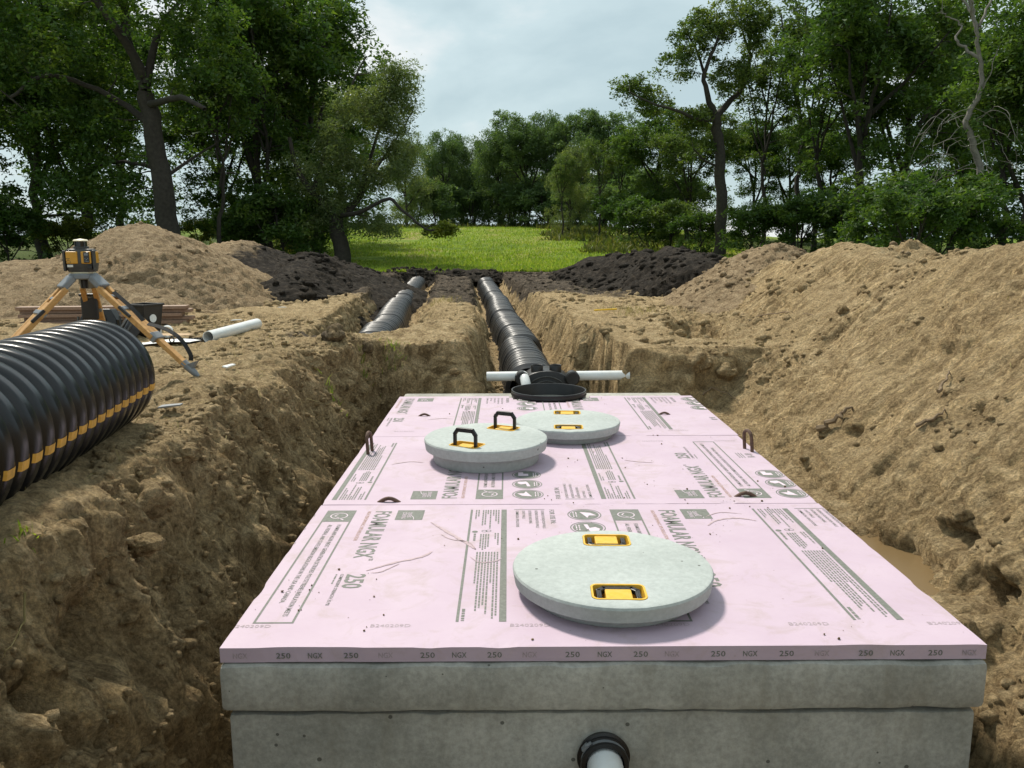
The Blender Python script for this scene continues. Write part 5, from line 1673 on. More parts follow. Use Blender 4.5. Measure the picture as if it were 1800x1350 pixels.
for (px_, py_, s, top, lab_) in (
        (262, 885, 0.085, 0.0, "large crumbling soil clod on the pit lip below the corrugated pipe"),
        (250, 962, 0.060, 0.0, "rounded soil clod on the left bank under the largest clod"),
        (320, 800, 0.060, 0.0, "jagged soil clod at the lip near the end of the corrugated pipe"),
        (385, 712, 0.055, 0.0, "brown soil clod on the lip below the tripod's right foot"),
        (590, 592, 0.10, 0.55, "dark root-filled clump of topsoil at the near end of the left trench"),
        (640, 612, 0.08, 0.5, "smaller dark clump beside the root-filled topsoil clump"),
        (1225, 640, 0.13, 0.0, "rounded overhanging lump at the far right corner of the pit"),
        (1275, 655, 0.10, 0.0, "second lump on the far right corner of the pit"),
        (1195, 588, 0.05, 0.0, "pale clod lying on the soil shelf right of the trench"),
        (1480, 548, 0.06, 0.0, "dark clod halfway up the right bank"),
        (1450, 760, 0.05, 0.0, "clod stuck in the right bank above the right lifting loop"),
        (1690, 905, 0.055, 0.0, "clod stuck in the right bank above the puddle")):
    q = ray_ground(px_, py_)
    big_clod(lab_, q, s, 70 + px_ % 37, top)


def root(label, px_list, rad, seed, lift=0.01, mat=None, name="root"):
    pts = [ray_ground(a, b5) for a, b5 in px_list]
    rr_ = random.Random(seed)
    P_ = []
    for a, b5 in zip(pts[:-1], pts[1:]):
        for k in range(4):
            t = k / 4
            q = a.lerp(b5, t) + Vector((rr_.uniform(-1, 1), rr_.uniform(-1, 1), rr_.uniform(-1, 1))) * rad * 0.7
            q.z += lift + rad * 0.6
            P_.append(q)
    P_.append(pts[-1])
    n = len(P_)
    o = MB().tube(P_, [rad * (1 - 0.75 * k / (n - 1)) for k in range(n)], 6).build(name, mat or M['root'], None, smooth=True)
    tag(o, label, "root", "roots sticking out of the banks")
    return o


root("thick dead root lying on the right bank behind the right lifting loop", [(1440, 770), (1462, 752), (1485, 735), (1500, 722)], 0.024, 1, 0.04)
root("thin forked root at the far right corner of the tank", [(1235, 702), (1250, 690), (1280, 700), (1300, 715)], 0.008, 2, 0.04)
root("pale root high on the right bank", [(1650, 700), (1662, 680), (1672, 660)], 0.012, 3, 0.035)
root("dark broken root low on the far right of the bank", [(1610, 760), (1640, 748), (1665, 730)], 0.014, 4, 0.035)
root("long thin root across the upper right bank", [(1330, 560), (1380, 552), (1420, 555), (1450, 565)], 0.007, 5, 0.02)
root("thin root hanging from the left pit wall", [(122, 1265), (140, 1275), (160, 1300), (170, 1320)], 0.004, 6, 0.01)
root("dry stalk lying on the lower left bank", [(46, 1050), (44, 1100), (25, 1140), (8, 1155)], 0.0035, 7, 0.012, M['straw'])


def blades(name, label, P, hgt, width, seed, mat, tilt=0.5, kind="stuff"):
    """grass or weed blades: one bent two-triangle blade for each point"""
    r_ = np.random.default_rng(seed); n = len(P)
    a = r_.uniform(0, 6.283, n); h_ = hgt * r_.uniform(0.5, 1.25, n); w = width * r_.uniform(0.7, 1.3, n)
    lean = r_.uniform(0, tilt, n); b5 = r_.uniform(0, 6.283, n)
    side = np.stack([np.cos(a), np.sin(a), np.zeros(n)], 1) * w[:, None] / 2
    d_ = np.stack([np.cos(b5) * lean, np.sin(b5) * lean, np.ones(n)], 1); d_ /= np.linalg.norm(d_, axis=1)[:, None]
    mid = P + d_ * (h_ * 0.55)[:, None]
    tip = mid + (d_ * [1, 1, 0.75] + np.stack([np.cos(b5) * lean, np.sin(b5) * lean, -0.3 * lean], 1) * 0.6) * (h_ * 0.5)[:, None]
    V_ = np.stack([P - side, P + side, mid + side * 0.8, mid - side * 0.8, tip], 1)
    base = np.arange(n)[:, None] * 5
    F1 = np.concatenate([base + [0, 1, 2], base + [0, 2, 3], base + [3, 2, 4]], 0)
    tone = np.repeat(r_.uniform(0, 1, n), 5)
    me_ = mesh_arrays(name, V_.reshape(-1, 3), F1, True, dict(tone=tone))
    o = link(name, me_, mat); tag(o, label, None, None, kind)
    return o


def tuft(label, px_, py_, n, hgt, spread, seed, mat):
    c = ray_ground(px_, py_); r_ = np.random.default_rng(seed)
    P = np.array(c)[None] + r_.normal(0, spread, (n, 3)) * [1, 1, 0.25]
    for k in range(n): P[k, 2] = hz(P[k, 0], P[k, 1]) - 0.005
    o = blades("grass_tuft", label, P, hgt, 0.006, seed, mat, 1.1, "thing")
    tag(o, label, "grass tuft", "grass tufts on the dug edges")


tuft("green grass tuft on the pit's far left lip", 640, 655, 60, 0.10, 0.025, 1, M['grass'])
tuft("sparse grass tuft above the pit's far left corner", 690, 630, 50, 0.09, 0.07, 2, M['grass'])
tuft("thin grass tuft hanging left of the pit's far corner", 585, 700, 30, 0.10, 0.03, 3, M['grass'])
tuft("dry grass tuft on top of the soil between the trenches", 775, 530, 120, 0.10, 0.18, 4, M['straw'])
tuft("dry weeds on the soil shelf beside the yellow stake", 1120, 548, 160, 0.12, 0.25, 5, M['straw'])
tuft("small green weed on the near left bank", 40, 948, 16, 0.05, 0.02, 6, M['grass'])
tuft("green weeds on the black ridge right of the right trench", 1060, 500, 90, 0.12, 0.25, 7, M['grass'])

# scattered straw and fine roots pressed into the dug ground
P = np.concatenate([sample_ground(900, -4.0, -1.5, -0.4, 7.6, 601), sample_ground(500, -1.8, 2.2, 5.0, 14, 602), sample_ground(250, 1.5, 3.4, 0, 8, 603)])
P = P[P[:, 2] > 0.0]
blades("straw_litter", "bits of straw and fine root scattered over the dug soil", P + [0, 0, 0.004], 0.07, 0.0035, 604, M['straw'], 6.0)

# lawn
r_ = np.random.default_rng(610)
n = 62000
gy = (19.8 + 44 * r_.uniform(0, 1, n) ** 1.7) * YS
gx = -0.5 + r_.uniform(-1, 1, n) * (8 + 0.26 * (gy - 23))
P = np.stack([gx, gy, terrain(gx.astype(np.float32), gy.astype(np.float32))], 1)
dens = vnoise(gx * 0.3, gy * 0.3, 0, 611)
P = P[dens > -0.55]
blades("lawn_grass", "bright green lawn grass beyond the trenches", P, 0.13, 0.04, 612, M['grass'], 0.8)
n = 9000
gy = r_.uniform(36, 70, n); sgn = np.where(r_.uniform(0, 1, n) < 0.65, 1, -1)
edge = 1.6 * vnoise(gy * 0.25, 0.0, 0.0, 614) + 0.8 * vnoise(gy * 0.9, 0.0, 0.0, 615)
gx = np.where(sgn > 0, 4.2 - 0.055 * (gy - 36) + edge + np.abs(r_.normal(0, 2.2, n)), -10.5 - 0.08 * (gy - 36) - r_.exponential(1.6, n))
k = r_.uniform(0, 1, n) < 0.30
gy = np.where(k, 69 + r_.normal(0, 1.6, n), gy); gx = np.where(k, r_.uniform(-18, 8, n), gx)
P = np.stack([gx, gy, terrain(gx.astype(np.float32), gy.astype(np.float32))], 1)
blades("tall_weeds", "brownish weeds along the edge of the trees", P, 0.42, 0.09, 613, M['weed'], 1.0)

# ================================================================== trees
def skeleton(limbs):
    """limbs: list of (points, r0, r1) -> resampled nodes (pos, radius) for attaching twigs"""
    nodes_ = []
    for pts, r0, r1 in limbs:
        pts = [Vector(p_) for p_ in pts]
        L = [0.0]
        for a, b5 in zip(pts[:-1], pts[1:]): L.append(L[-1] + (b5 - a).length)
        for i, p_ in enumerate(pts): nodes_.append((p_, r0 + (r1 - r0) * L[i] / max(L[-1], 1e-6)))
    return nodes_


def smooth_path(pts, sub=4, wob=0.0, rr_=None):
    pts = [Vector(p_) for p_ in pts]
    out = []
    for k in range(len(pts) - 1):
        p0 = pts[max(0, k - 1)]; p1 = pts[k]; p2 = pts[k + 1]; p3 = pts[min(len(pts) - 1, k + 2)]
        for s in range(sub):
            t = s / sub
            q = 0.5 * (2 * p1 + (p2 - p0) * t + (2 * p0 - 5 * p1 + 4 * p2 - p3) * t * t + (3 * p1 - p0 - 3 * p2 + p3) * t ** 3)
            if wob and (k or s): q += Vector((rr_.uniform(-1, 1), rr_.uniform(-1, 1), rr_.uniform(-0.5, 0.5))) * wob
            out.append(q)
    out.append(pts[-1])
    return out


def tree_mesh(seed, limbs, lobes, n_clump, leaves, leaf, droop=0.2, clump_r=0.45, tri=True, hollow=0.35, twig_bare=0, aspect=2.0):
    """limbs: [(points, r0, r1)], lobes: [(centre, (rx, ry, rz), weight)] -> (wood mesh, leaf mesh)"""
    rr_ = random.Random(seed); r_ = np.random.default_rng(seed)
    wood = MB()
    npos, nrad = [], []
    for pts, r0, r1 in limbs:
        P_ = smooth_path(pts, 4, 0.03 * (pts[-1] - pts[0]).length / 3 if isinstance(pts[0], Vector) else 0.04, rr_)
        m_ = len(P_)
        rad = [r0 + (r1 - r0) * (k / (m_ - 1)) ** 0.8 for k in range(m_)]
        wood.tube(P_, rad, 8 if r0 > 0.08 else 6, cap=False)
        npos += [tuple(p_) for p_ in P_]; nrad += rad
    # clump centres spread through the lobes, more of them towards the outside
    wts = np.array([l[2] for l in lobes], float); wts /= wts.sum()
    C = []
    which = r_.choice(len(lobes), n_clump * 3, p=wts)
    for wi in which:
        c, rad, _ = lobes[wi]
        d = r_.normal(size=3); d /= np.linalg.norm(d)
        q = np.array(c) + d * np.array(rad) * (hollow + (1 - hollow) * r_.uniform() ** 0.6)
        g = vnoise(q[0] * 0.85, q[1] * 0.85, q[2] * 0.85, seed + 3)
        if g < -0.32 and len(lobes) > 1: continue
        C.append(q)
        if len(C) >= n_clump: break
    C = np.array(C)
    # twigs: nearest limb node first
    NP = np.array(npos); NRd = np.array(nrad)
    d0 = np.array([np.min(np.linalg.norm(NP - q, axis=1)) for q in C])
    for q in C[np.argsort(d0)]:
        dv = q - NP
        dist_ = np.linalg.norm(dv, axis=1) + np.where(dv[:, 2] < -0.2, 1.2, 0.0)
        k = int(np.argmin(dist_))
        a = Vector(NP[k]); b5 = Vector(q)
        L = (b5 - a).length
        if L < 0.05: continue
        mid = a.lerp(b5, 0.5) + Vector((rr_.uniform(-1, 1), rr_.uniform(-1, 1), rr_.uniform(0.0, 0.8))) * L * 0.13
        r0 = min(NRd[k] * 0.7, 0.012 + 0.022 * L)
        P_ = [a, a.lerp(mid, 0.6), mid, mid.lerp(b5, 0.55), b5]
        wood.tube(P_, [r0, r0 * 0.8, r0 * 0.62, r0 * 0.42, 0.006], 4, cap=False)
        add = np.array([tuple(p_) for p_ in P_[1:]])
        NP = np.concatenate([NP, add]); NRd = np.concatenate([NRd, [r0 * 0.8, r0 * 0.62, r0 * 0.42, 0.008]])
    # leaves
    per = max(1, leaves // len(C))
    cnt = r_.poisson(per * r_.uniform(0.45, 1.55, len(C)))
    idx = np.repeat(np.arange(len(C)), cnt)
    n = len(idx)
    cr = clump_r * r_.uniform(0.7, 1.35, len(C))
    dirs = r_.normal(size=(n, 3)); dirs /= np.linalg.norm(dirs, axis=1)[:, None]
    rad = r_.uniform(0, 1, n) ** 0.55
    P_ = C[idx] + dirs * (rad * cr[idx])[:, None] * [1.0, 1.0, 0.62]
    P_[:, 2] -= droop * rad * r_.uniform(0, 1, n)
    sz_ = leaf * r_.uniform(0.6, 1.35, n)
    ax = r_.normal(size=(n, 3)) * [1, 1, 0.6]; ax[:, 2] -= droop * 1.2
    ax /= np.linalg.norm(ax, axis=1)[:, None]
    up_ = r_.normal(size=(n, 3)) * 0.8 + [0, 0, 1.0]
    s_ = np.cross(ax, up_); s_ /= np.maximum(np.linalg.norm(s_, axis=1), 1e-6)[:, None]
    a = P_ + ax * sz_[:, None]; b5 = P_ - ax * sz_[:, None] * 0.8
    w_ = s_ * (sz_ / aspect * 0.9)[:, None]
    tone_c = r_.uniform(0, 1, len(C))
    tone = np.clip(0.55 * tone_c[idx] + 0.45 * r_.uniform(0, 1, n), 0, 1)
    if tri:
        V_ = np.stack([b5 + w_, b5 - w_, a], 1); F_ = np.arange(n * 3).reshape(n, 3); tt = np.repeat(tone, 3)
    else:
        V_ = np.stack([b5, P_ + w_, a, P_ - w_], 1); F_ = np.arange(n * 4).reshape(n, 4); tt = np.repeat(tone, 4)
    lm = mesh_arrays("crown", V_.reshape(-1, 3), F_, False, dict(tone=tt))
    wm = wood.mesh("trunk", smooth=True, autosmooth=80)
    return wm, lm


def V3(*a): return Vector(a)


def put_tree(name, label, wm, lm, bark, leafm, loc, rz=0.0, s=1.0, group=None, sz=None):
    root_ = empty(name, loc, rz)
    root_.scale = (s, s, sz or s)
    tag(root_, label, "tree" if 'shrub' not in name and 'bush' not in name else "shrub", group)
    w = link("trunk" if 'shrub' not in name else "stem", wm, None, root_)
    if not wm.materials: wm.materials.append(bark)
    if lm is not None:
        if not lm.materials: lm.materials.append(leafm)
        lo = link("crown" if 'shrub' not in name else "foliage", lm, None, root_)
        lo.material_slots[0].link = 'OBJECT'; lo.material_slots[0].material = leafm
    return root_


KD = 1.1766


def gpos(px_, D):
    """ground position at photo column px_ and distance D along the view"""
    D = D * KD
    x_ = CX + (px_ - 894) / FPX * D; y_ = CY + D
    return Vector((x_, y_, float(terrain(np.array([x_], np.float32), np.array([y_], np.float32))[0]) - 0.05))


def P_at(px_, py_, D, base):
    """photo position at distance D, relative to a base point"""
    D = D * KD
    return Vector((CX + (px_ - 894) / FPX * D, CY + D, CH - (py_ - 427.6) / FPX * D)) - base


def LB(px_, py_, D, base, rx, ry, depth, w):
    """foliage lobe of px radii rx, ry and real depth"""
    k = D * KD / FPX
    return (tuple(P_at(px_, py_, D, base)), (rx * k, depth, ry * k), w)


# ---- left: the old spreading maple
D = 24.0; B = gpos(312, D)
pa = lambda a, b5, dz=0.0: P_at(a, b5, D + dz, B)
limbs = [([V3(0, 0, -0.1), pa(308, 380), pa(302, 300), pa(296, 230), pa(288, 178)], 0.40, 0.27),
         ([pa(288, 178), pa(268, 110, 0.5), pa(262, 50, 0.8), pa(255, -30, 1.0), pa(250, -110, 1)], 0.20, 0.08),
         ([pa(286, 150), pa(250, 80, -0.6), pa(205, 20, -1.2), pa(150, -5, -1.5), pa(80, -5, -1.8)], 0.17, 0.05),
         ([pa(290, 165), pa(312, 95, 0.3), pa(338, 50, 1.0), pa(390, 0, 2.0)], 0.15, 0.05),
         ([pa(292, 198), pa(320, 190, -0.8), pa(348, 185, -1.5), pa(372, 196, -1.9), pa(385, 204, -2.0)], 0.13, 0.06),
         ([pa(298, 235), pa(255, 200, 0.4), pa(190, 165, 0.2), pa(120, 150, -0.5), pa(60, 185, -1.0)], 0.14, 0.05),
         ([pa(230, 20, 0.6), pa(215, -60, 1.2), pa(190, -140, 1.4)], 0.14, 0.04),
         ([pa(300, 300), pa(240, 290, 1.5), pa(180, 300, 2.5)], 0.10, 0.03),
         ([pa(302, 320), pa(350, 290, 1.0), pa(400, 260, 1.5)], 0.09, 0.03)]
lobes = [LB(120, 90, D, B, 150, 80, 2.6, 1.3), LB(330, 40, D, B, 130, 80, 2.8, 1.2), LB(230, -90, D, B, 230, 90, 3.2, 1.2), LB(70, 190, D, B, 110, 70, 2.0, 1.0),
         LB(250, 260, D + 1, B, 120, 70, 2.0, 0.9), LB(400, 150, D + 1, B, 90, 90, 2.4, 0.9), LB(200, 330, D + 1, B, 110, 50, 1.6, 0.6), LB(20, 20, D, B, 80, 80, 2.5, 0.6)]
wm, lm = tree_mesh(1, limbs, lobes, 520, 52000, 0.085, 0.25, 0.52, tri=False)
put_tree("maple_tree", "huge old dark maple rising behind the tall left soil heap", wm, lm, M['bark'], M['leaf_dark'], B, group="trees left of the lawn")

# ---- left: willow leaning over the lawn
D = 27.0; B = gpos(607, D)
pa = lambda a, b5, dz=0.0: P_at(a, b5, D + dz, B)
limbs = [([V3(0, 0, -0.2), pa(607, 440), pa(600, 410), pa(598, 385)], 0.36, 0.27),
         ([pa(598, 388), pa(575, 360), pa(555, 335, -0.4), pa(535, 300, -0.6), pa(525, 250, -0.8)], 0.20, 0.07),
         ([pa(600, 386), pa(630, 362, 0.3), pa(652, 330, 0.4), pa(672, 295, 0.3), pa(712, 270, 0.2)], 0.18, 0.05),
         ([pa(603, 380), pa(640, 375, -0.6), pa(690, 352, -1.0), pa(720, 378, -1.2), pa(752, 402, -1.4), pa(780, 405, -1.4)], 0.10, 0.03),
         ([pa(640, 345, 0.3), pa(662, 280, 1.0), pa(690, 210, 1.2), pa(720, 150, 1.2)], 0.10, 0.025),
         ([pa(560, 345), pa(590, 260, 0.5), pa(620, 190, 0.6), pa(660, 120, 0.8)], 0.10, 0.025),
         ([pa(660, 315), pa(700, 260, 0.2), pa(735, 210, 0.2)], 0.06, 0.02)]
lobes = [LB(690, 200, D, B, 52, 85, 1.4, 1.5), LB(715, 150, D, B, 30, 40, 0.9, 0.4), LB(640, 230, D, B, 70, 80, 1.8, 1.3), LB(600, 300, D, B, 80, 60, 1.8, 1.0), LB(700, 310, D, B, 55, 50, 1.4, 0.8),
         LB(560, 370, D, B, 60, 40, 1.4, 0.5), LB(665, 390, D, B, 50, 25, 1.2, 0.4)]
wm, lm = tree_mesh(2, limbs, lobes, 480, 42000, 0.075, 0.35, 0.42, tri=False, aspect=3.4, hollow=0.2)
w = put_tree("willow_tree", "grey-green willow with a short thick trunk leaning over the lawn", wm, lm, M['bark'], M['leaf_willow'], B, group="trees left of the lawn")
# yellow-green low branch end
limbs = [([V3(0, 0, 0), V3(0.25, 0, 0.1), V3(0.6, 0, 0.12)], 0.03, 0.012)]
wm, lm = tree_mesh(3, limbs, [((0.55, 0, 0.08), (0.62, 0.5, 0.22), 1), ((-0.15, 0.1, -0.08), (0.55, 0.45, 0.20), 0.8), ((-0.9, 0, 0.12), (0.5, 0.4, 0.22), 0.5)], 46, 3000, 0.07, 0.25, 0.22, tri=False, hollow=0.1)
wm.materials.append(M['bark']); lm.materials.append(M['leaf_yellow'])
br = link("low_branch", wm, None, w); br.location = P_at(752, 402, 25.6, B); br2 = link("branch_leaves", lm, None, br)

# ---- generic crowns reused for the other trees
def std_tree(seed, H, trunk_h, spread, n_clump, leaves, leaf, r0=0.2, droop=0.25, clump_r=0.5, airy=0.0, depth=1.0, hollow=0.3, aspect=2.0, tri=True, forks=5, low=0.0):
    rr_ = random.Random(seed)
    top_ = V3(rr_.uniform(-0.4, 0.4), rr_.uniform(-0.4, 0.4), H * 0.86)
    limbs = [([V3(0, 0, -0.2), V3(rr_.uniform(-.1, .1), rr_.uniform(-.1, .1), trunk_h * 0.5), V3(rr_.uniform(-.2, .2), rr_.uniform(-.2, .2), trunk_h), top_ * 0.7, top_], r0, 0.03)]
    lobes = []
    for k in range(forks):
        a = 2 * math.pi * k / forks + rr_.uniform(-0.5, 0.5)
        z0 = trunk_h + (H * 0.35) * k / forks
        r_ = spread * rr_.uniform(0.55, 0.95)
        z1 = z0 + (H - z0) * rr_.uniform(0.3, 0.75)
        limbs.append(([V3(0, 0, z0), V3(math.cos(a) * r_ * 0.4, math.sin(a) * r_ * 0.4, z0 + (z1 - z0) * 0.45), V3(math.cos(a) * r_ * 0.8, math.sin(a) * r_ * 0.8, z1)], r0 * 0.45, 0.025))
        lobes.append(((math.cos(a) * r_ * 0.75, math.sin(a) * r_ * 0.75 * depth, z1), (spread * rr_.uniform(0.35, 0.55), spread * rr_.uniform(0.35, 0.55), H * rr_.uniform(0.12, 0.2)), 1.0))
    lobes.append(((top_.x, top_.y, H * 0.82), (spread * 0.5, spread * 0.5, H * 0.17), 1.1))
    lobes.append(((0, 0, H * 0.55), (spread * 0.75, spread * 0.75, H * 0.22), 1.1))
    if low > 0: lobes.append(((0, 0, H * 0.25), (spread * 0.8, spread * 0.8, H * 0.22), low))
    return tree_mesh(seed, limbs, lobes, n_clump, leaves, leaf, droop, clump_r, tri, hollow, aspect=aspect)


T_dense = [std_tree(20 + k, 10.0, 2.2, 3.4, 300, 27000, 0.10, 0.24, 0.25, 0.55, low=1.1) for k in range(3)]
T_willow = [std_tree(30 + k, 9.0, 2.0, 3.0, 280, 26000, 0.10, 0.20, 0.9, 0.50, low=1.3, aspect=3.2) for k in range(3)]
T_thin = [std_tree(40 + k, 10.0, 3.6, 2.0, 120, 8000, 0.085, 0.13, 0.2, 0.42, hollow=0.15, forks=6) for k in range(3)]
T_shrub = [std_tree(50 + k, 2.6, 0.3, 1.6, 110, 9000, 0.075, 0.05, 0.15, 0.34, low=1.2, forks=6) for k in range(3)]


def plant(kind, i, label, px_, D, H, leafm, name, group, rz=None, wide=1.0):
    wm, lm = kind[i]
    H0 = {id(T_dense): 10.0, id(T_willow): 9.0, id(T_thin): 10.0, id(T_shrub): 2.6}[id(kind)]
    B_ = gpos(px_, D); s = H / H0
    return put_tree(name, label, wm, lm, M['bark'], leafm, B_, (px_ * 1.7 + D) % 6.28 if rz is None else rz, s * wide, group, s)


GL, GC, GR = "trees left of the lawn", "trees across the end of the lawn", "trees right of the lawn"
# left wood
plant(T_dense, 0, "tall dark tree at the upper left of the lawn, its crown highest beside the sky", 560, 33.0, 13.2, M['leaf_dark'], "maple_tree", GL, 0.4)
plant(T_dense, 1, "dark tree between the old maple and the willow", 470, 31.0, 12.6, M['leaf_dark'], "maple_tree", GL, 2.0)
plant(T_dense, 2, "broad dark tree behind the far left of the tall soil heap", 90, 30.0, 13.0, M['leaf_dark'], "maple_tree", GL, 1.0, 1.1)
plant(T_dense, 0, "dark tree at the left edge of the picture", -40, 26.0, 10.0, M['leaf_mid'], "maple_tree", GL, 4.0)
plant(T_thin, 0, "slender tree with a visible fork right of the tall heap's peak", 402, 26.0, 8.2, M['leaf_dark'], "slender_tree", GL, 0.0)
plant(T_thin, 1, "straight slender trunk just left of the willow", 483, 30.0, 11.0, M['leaf_dark'], "slender_tree", GL, 1.0)
plant(T_willow, 0, "smaller willow between the leaning willow and the dark maple", 520, 37.0, 9.5, M['leaf_willow'], "willow_tree", GL, 1.5)
plant(T_dense, 1, "dark tree far behind the gap in the left wood", 230, 38.0, 12.5, M['leaf_dark'], "maple_tree", GL, 5.0)
for (px_, D, H, i, m_, lab_) in ((30, 25, 2.6, 0, 'leaf_dark', "low dark shrub at the left edge behind the soil heap"), (130, 27, 2.0, 1, 'leaf_yellow', "yellow-green shrub behind the laser level"), (440, 28, 2.4, 2, 'leaf_mid', "leafy shrub right of the slender forked tree"),
                                 (500, 27, 3.2, 0, 'leaf_dark', "dense dark shrub left of the willow's trunk"), (550, 29, 2.6, 1, 'leaf_dark', "dark shrub touching the willow's trunk"), (360, 34, 1.8, 2, 'leaf_yellow', "bright shrub in the gap right of the old maple's trunk")):
    plant(T_shrub, i, lab_, px_, D, H, M[m_], "leafy_shrub", "shrubs at the edge of the woods")
# far end of the lawn
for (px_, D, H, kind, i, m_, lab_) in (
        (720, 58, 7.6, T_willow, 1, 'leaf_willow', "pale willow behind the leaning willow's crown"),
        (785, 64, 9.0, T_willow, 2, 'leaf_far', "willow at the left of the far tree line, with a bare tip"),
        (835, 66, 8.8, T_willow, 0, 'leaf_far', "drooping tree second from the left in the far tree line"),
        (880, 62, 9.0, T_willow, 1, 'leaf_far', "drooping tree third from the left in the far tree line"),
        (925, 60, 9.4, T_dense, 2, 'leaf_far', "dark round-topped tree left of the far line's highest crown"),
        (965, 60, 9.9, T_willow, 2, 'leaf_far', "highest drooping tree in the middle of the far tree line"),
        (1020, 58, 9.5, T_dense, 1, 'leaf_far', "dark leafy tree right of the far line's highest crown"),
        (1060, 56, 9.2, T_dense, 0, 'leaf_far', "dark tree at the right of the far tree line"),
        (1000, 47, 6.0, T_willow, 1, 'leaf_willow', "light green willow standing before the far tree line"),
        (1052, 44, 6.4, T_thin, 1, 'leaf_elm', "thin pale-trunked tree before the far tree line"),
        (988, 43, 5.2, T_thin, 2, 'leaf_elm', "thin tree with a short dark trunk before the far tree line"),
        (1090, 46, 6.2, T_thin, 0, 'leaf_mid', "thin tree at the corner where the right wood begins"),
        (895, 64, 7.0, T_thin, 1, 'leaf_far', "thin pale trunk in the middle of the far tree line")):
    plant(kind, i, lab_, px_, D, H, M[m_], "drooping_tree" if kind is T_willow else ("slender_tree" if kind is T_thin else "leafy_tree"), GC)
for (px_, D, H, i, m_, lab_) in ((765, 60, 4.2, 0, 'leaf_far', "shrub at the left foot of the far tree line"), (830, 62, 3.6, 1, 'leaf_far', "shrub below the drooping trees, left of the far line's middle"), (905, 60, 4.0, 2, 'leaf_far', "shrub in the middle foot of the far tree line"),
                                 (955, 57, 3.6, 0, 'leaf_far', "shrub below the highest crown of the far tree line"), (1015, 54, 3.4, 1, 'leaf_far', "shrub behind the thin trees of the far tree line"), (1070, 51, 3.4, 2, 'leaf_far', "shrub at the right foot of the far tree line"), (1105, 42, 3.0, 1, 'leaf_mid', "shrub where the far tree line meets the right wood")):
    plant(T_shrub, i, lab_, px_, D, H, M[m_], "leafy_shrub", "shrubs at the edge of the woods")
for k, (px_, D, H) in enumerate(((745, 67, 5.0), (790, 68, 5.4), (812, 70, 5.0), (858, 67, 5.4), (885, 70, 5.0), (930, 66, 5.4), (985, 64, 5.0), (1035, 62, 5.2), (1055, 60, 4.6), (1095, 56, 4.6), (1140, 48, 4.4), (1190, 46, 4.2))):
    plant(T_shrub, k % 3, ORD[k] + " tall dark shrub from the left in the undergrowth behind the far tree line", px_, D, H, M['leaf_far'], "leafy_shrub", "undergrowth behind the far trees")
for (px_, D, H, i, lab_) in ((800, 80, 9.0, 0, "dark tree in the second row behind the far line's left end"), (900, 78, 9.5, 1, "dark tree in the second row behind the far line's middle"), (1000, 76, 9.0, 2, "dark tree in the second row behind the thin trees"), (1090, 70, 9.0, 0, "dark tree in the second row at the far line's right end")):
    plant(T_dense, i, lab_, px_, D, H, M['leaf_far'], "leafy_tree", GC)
plant(T_dense, 2, "leafy tree filling the gap between the old maple's trunk and the left edge", 170, 29.0, 8.4, M['leaf_dark'], "maple_tree", GL, 3.1)
plant(T_dense, 0, "leafy tree low behind the slender forked tree", 400, 33.0, 9.0, M['leaf_dark'], "maple_tree", GL, 5.5)
plant(T_dense, 1, "leafy tree behind the leaning willow's lower limbs", 610, 40.0, 8.5, M['leaf_mid'], "maple_tree", GL, 0.7)
# right wood
plant(T_dense, 0, "round dark green tree left of the tall open tree", 1150, 44.0, 8.6, M['leaf_mid'], "leafy_tree", GR, 0.3)
plant(T_dense, 2, "leafy tree low behind the tall open tree's trunk", 1205, 41.0, 7.4, M['leaf_elm'], "leafy_tree", GR, 1.3)
plant(T_thin, 2, "sparse tree just right of the tall open tree", 1335, 36.0, 10.6, M['leaf_elm'], "slender_tree", GR, 2.6)
plant(T_thin, 0, "tall sparse tree leaning up between open tree and dense maple", 1392, 38.0, 14.0, M['leaf_elm'], "slender_tree", GR, 0.8)
plant(T_thin, 1, "slender tree in front of the dense maple's left side", 1425, 34.0, 11.5, M['leaf_mid'], "slender_tree", GR, 3.4)
plant(T_dense, 1, "tall dense maple, the fullest crown in the right wood", 1500, 31.0, 12.0, M['leaf_mid'], "maple_tree", GR, 0.9)
plant(T_dense, 2, "second dense maple right behind the fullest crown", 1575, 34.0, 12.6, M['leaf_mid'], "maple_tree", GR, 2.2)
plant(T_dense, 0, "tree with yellowish top at the right edge of the picture", 1790, 25.0, 9.6, M['leaf_mid'], "maple_tree", GR, 3.0)
plant(T_thin, 1, "dark straight trunk nearest the right edge", 1792, 24.0, 9.0, M['leaf_mid'], "slender_tree", GR, 0.2)
plant(T_thin, 2, "thick dark trunk left of the rightmost trunk", 1748, 25.0, 8.6, M['leaf_mid'], "slender_tree", GR, 1.7, 1.3)
plant(T_dense, 1, "dark tree behind the bare dead tree", 1665, 36.0, 9.4, M['leaf_dark'], "maple_tree", GR, 4.1)
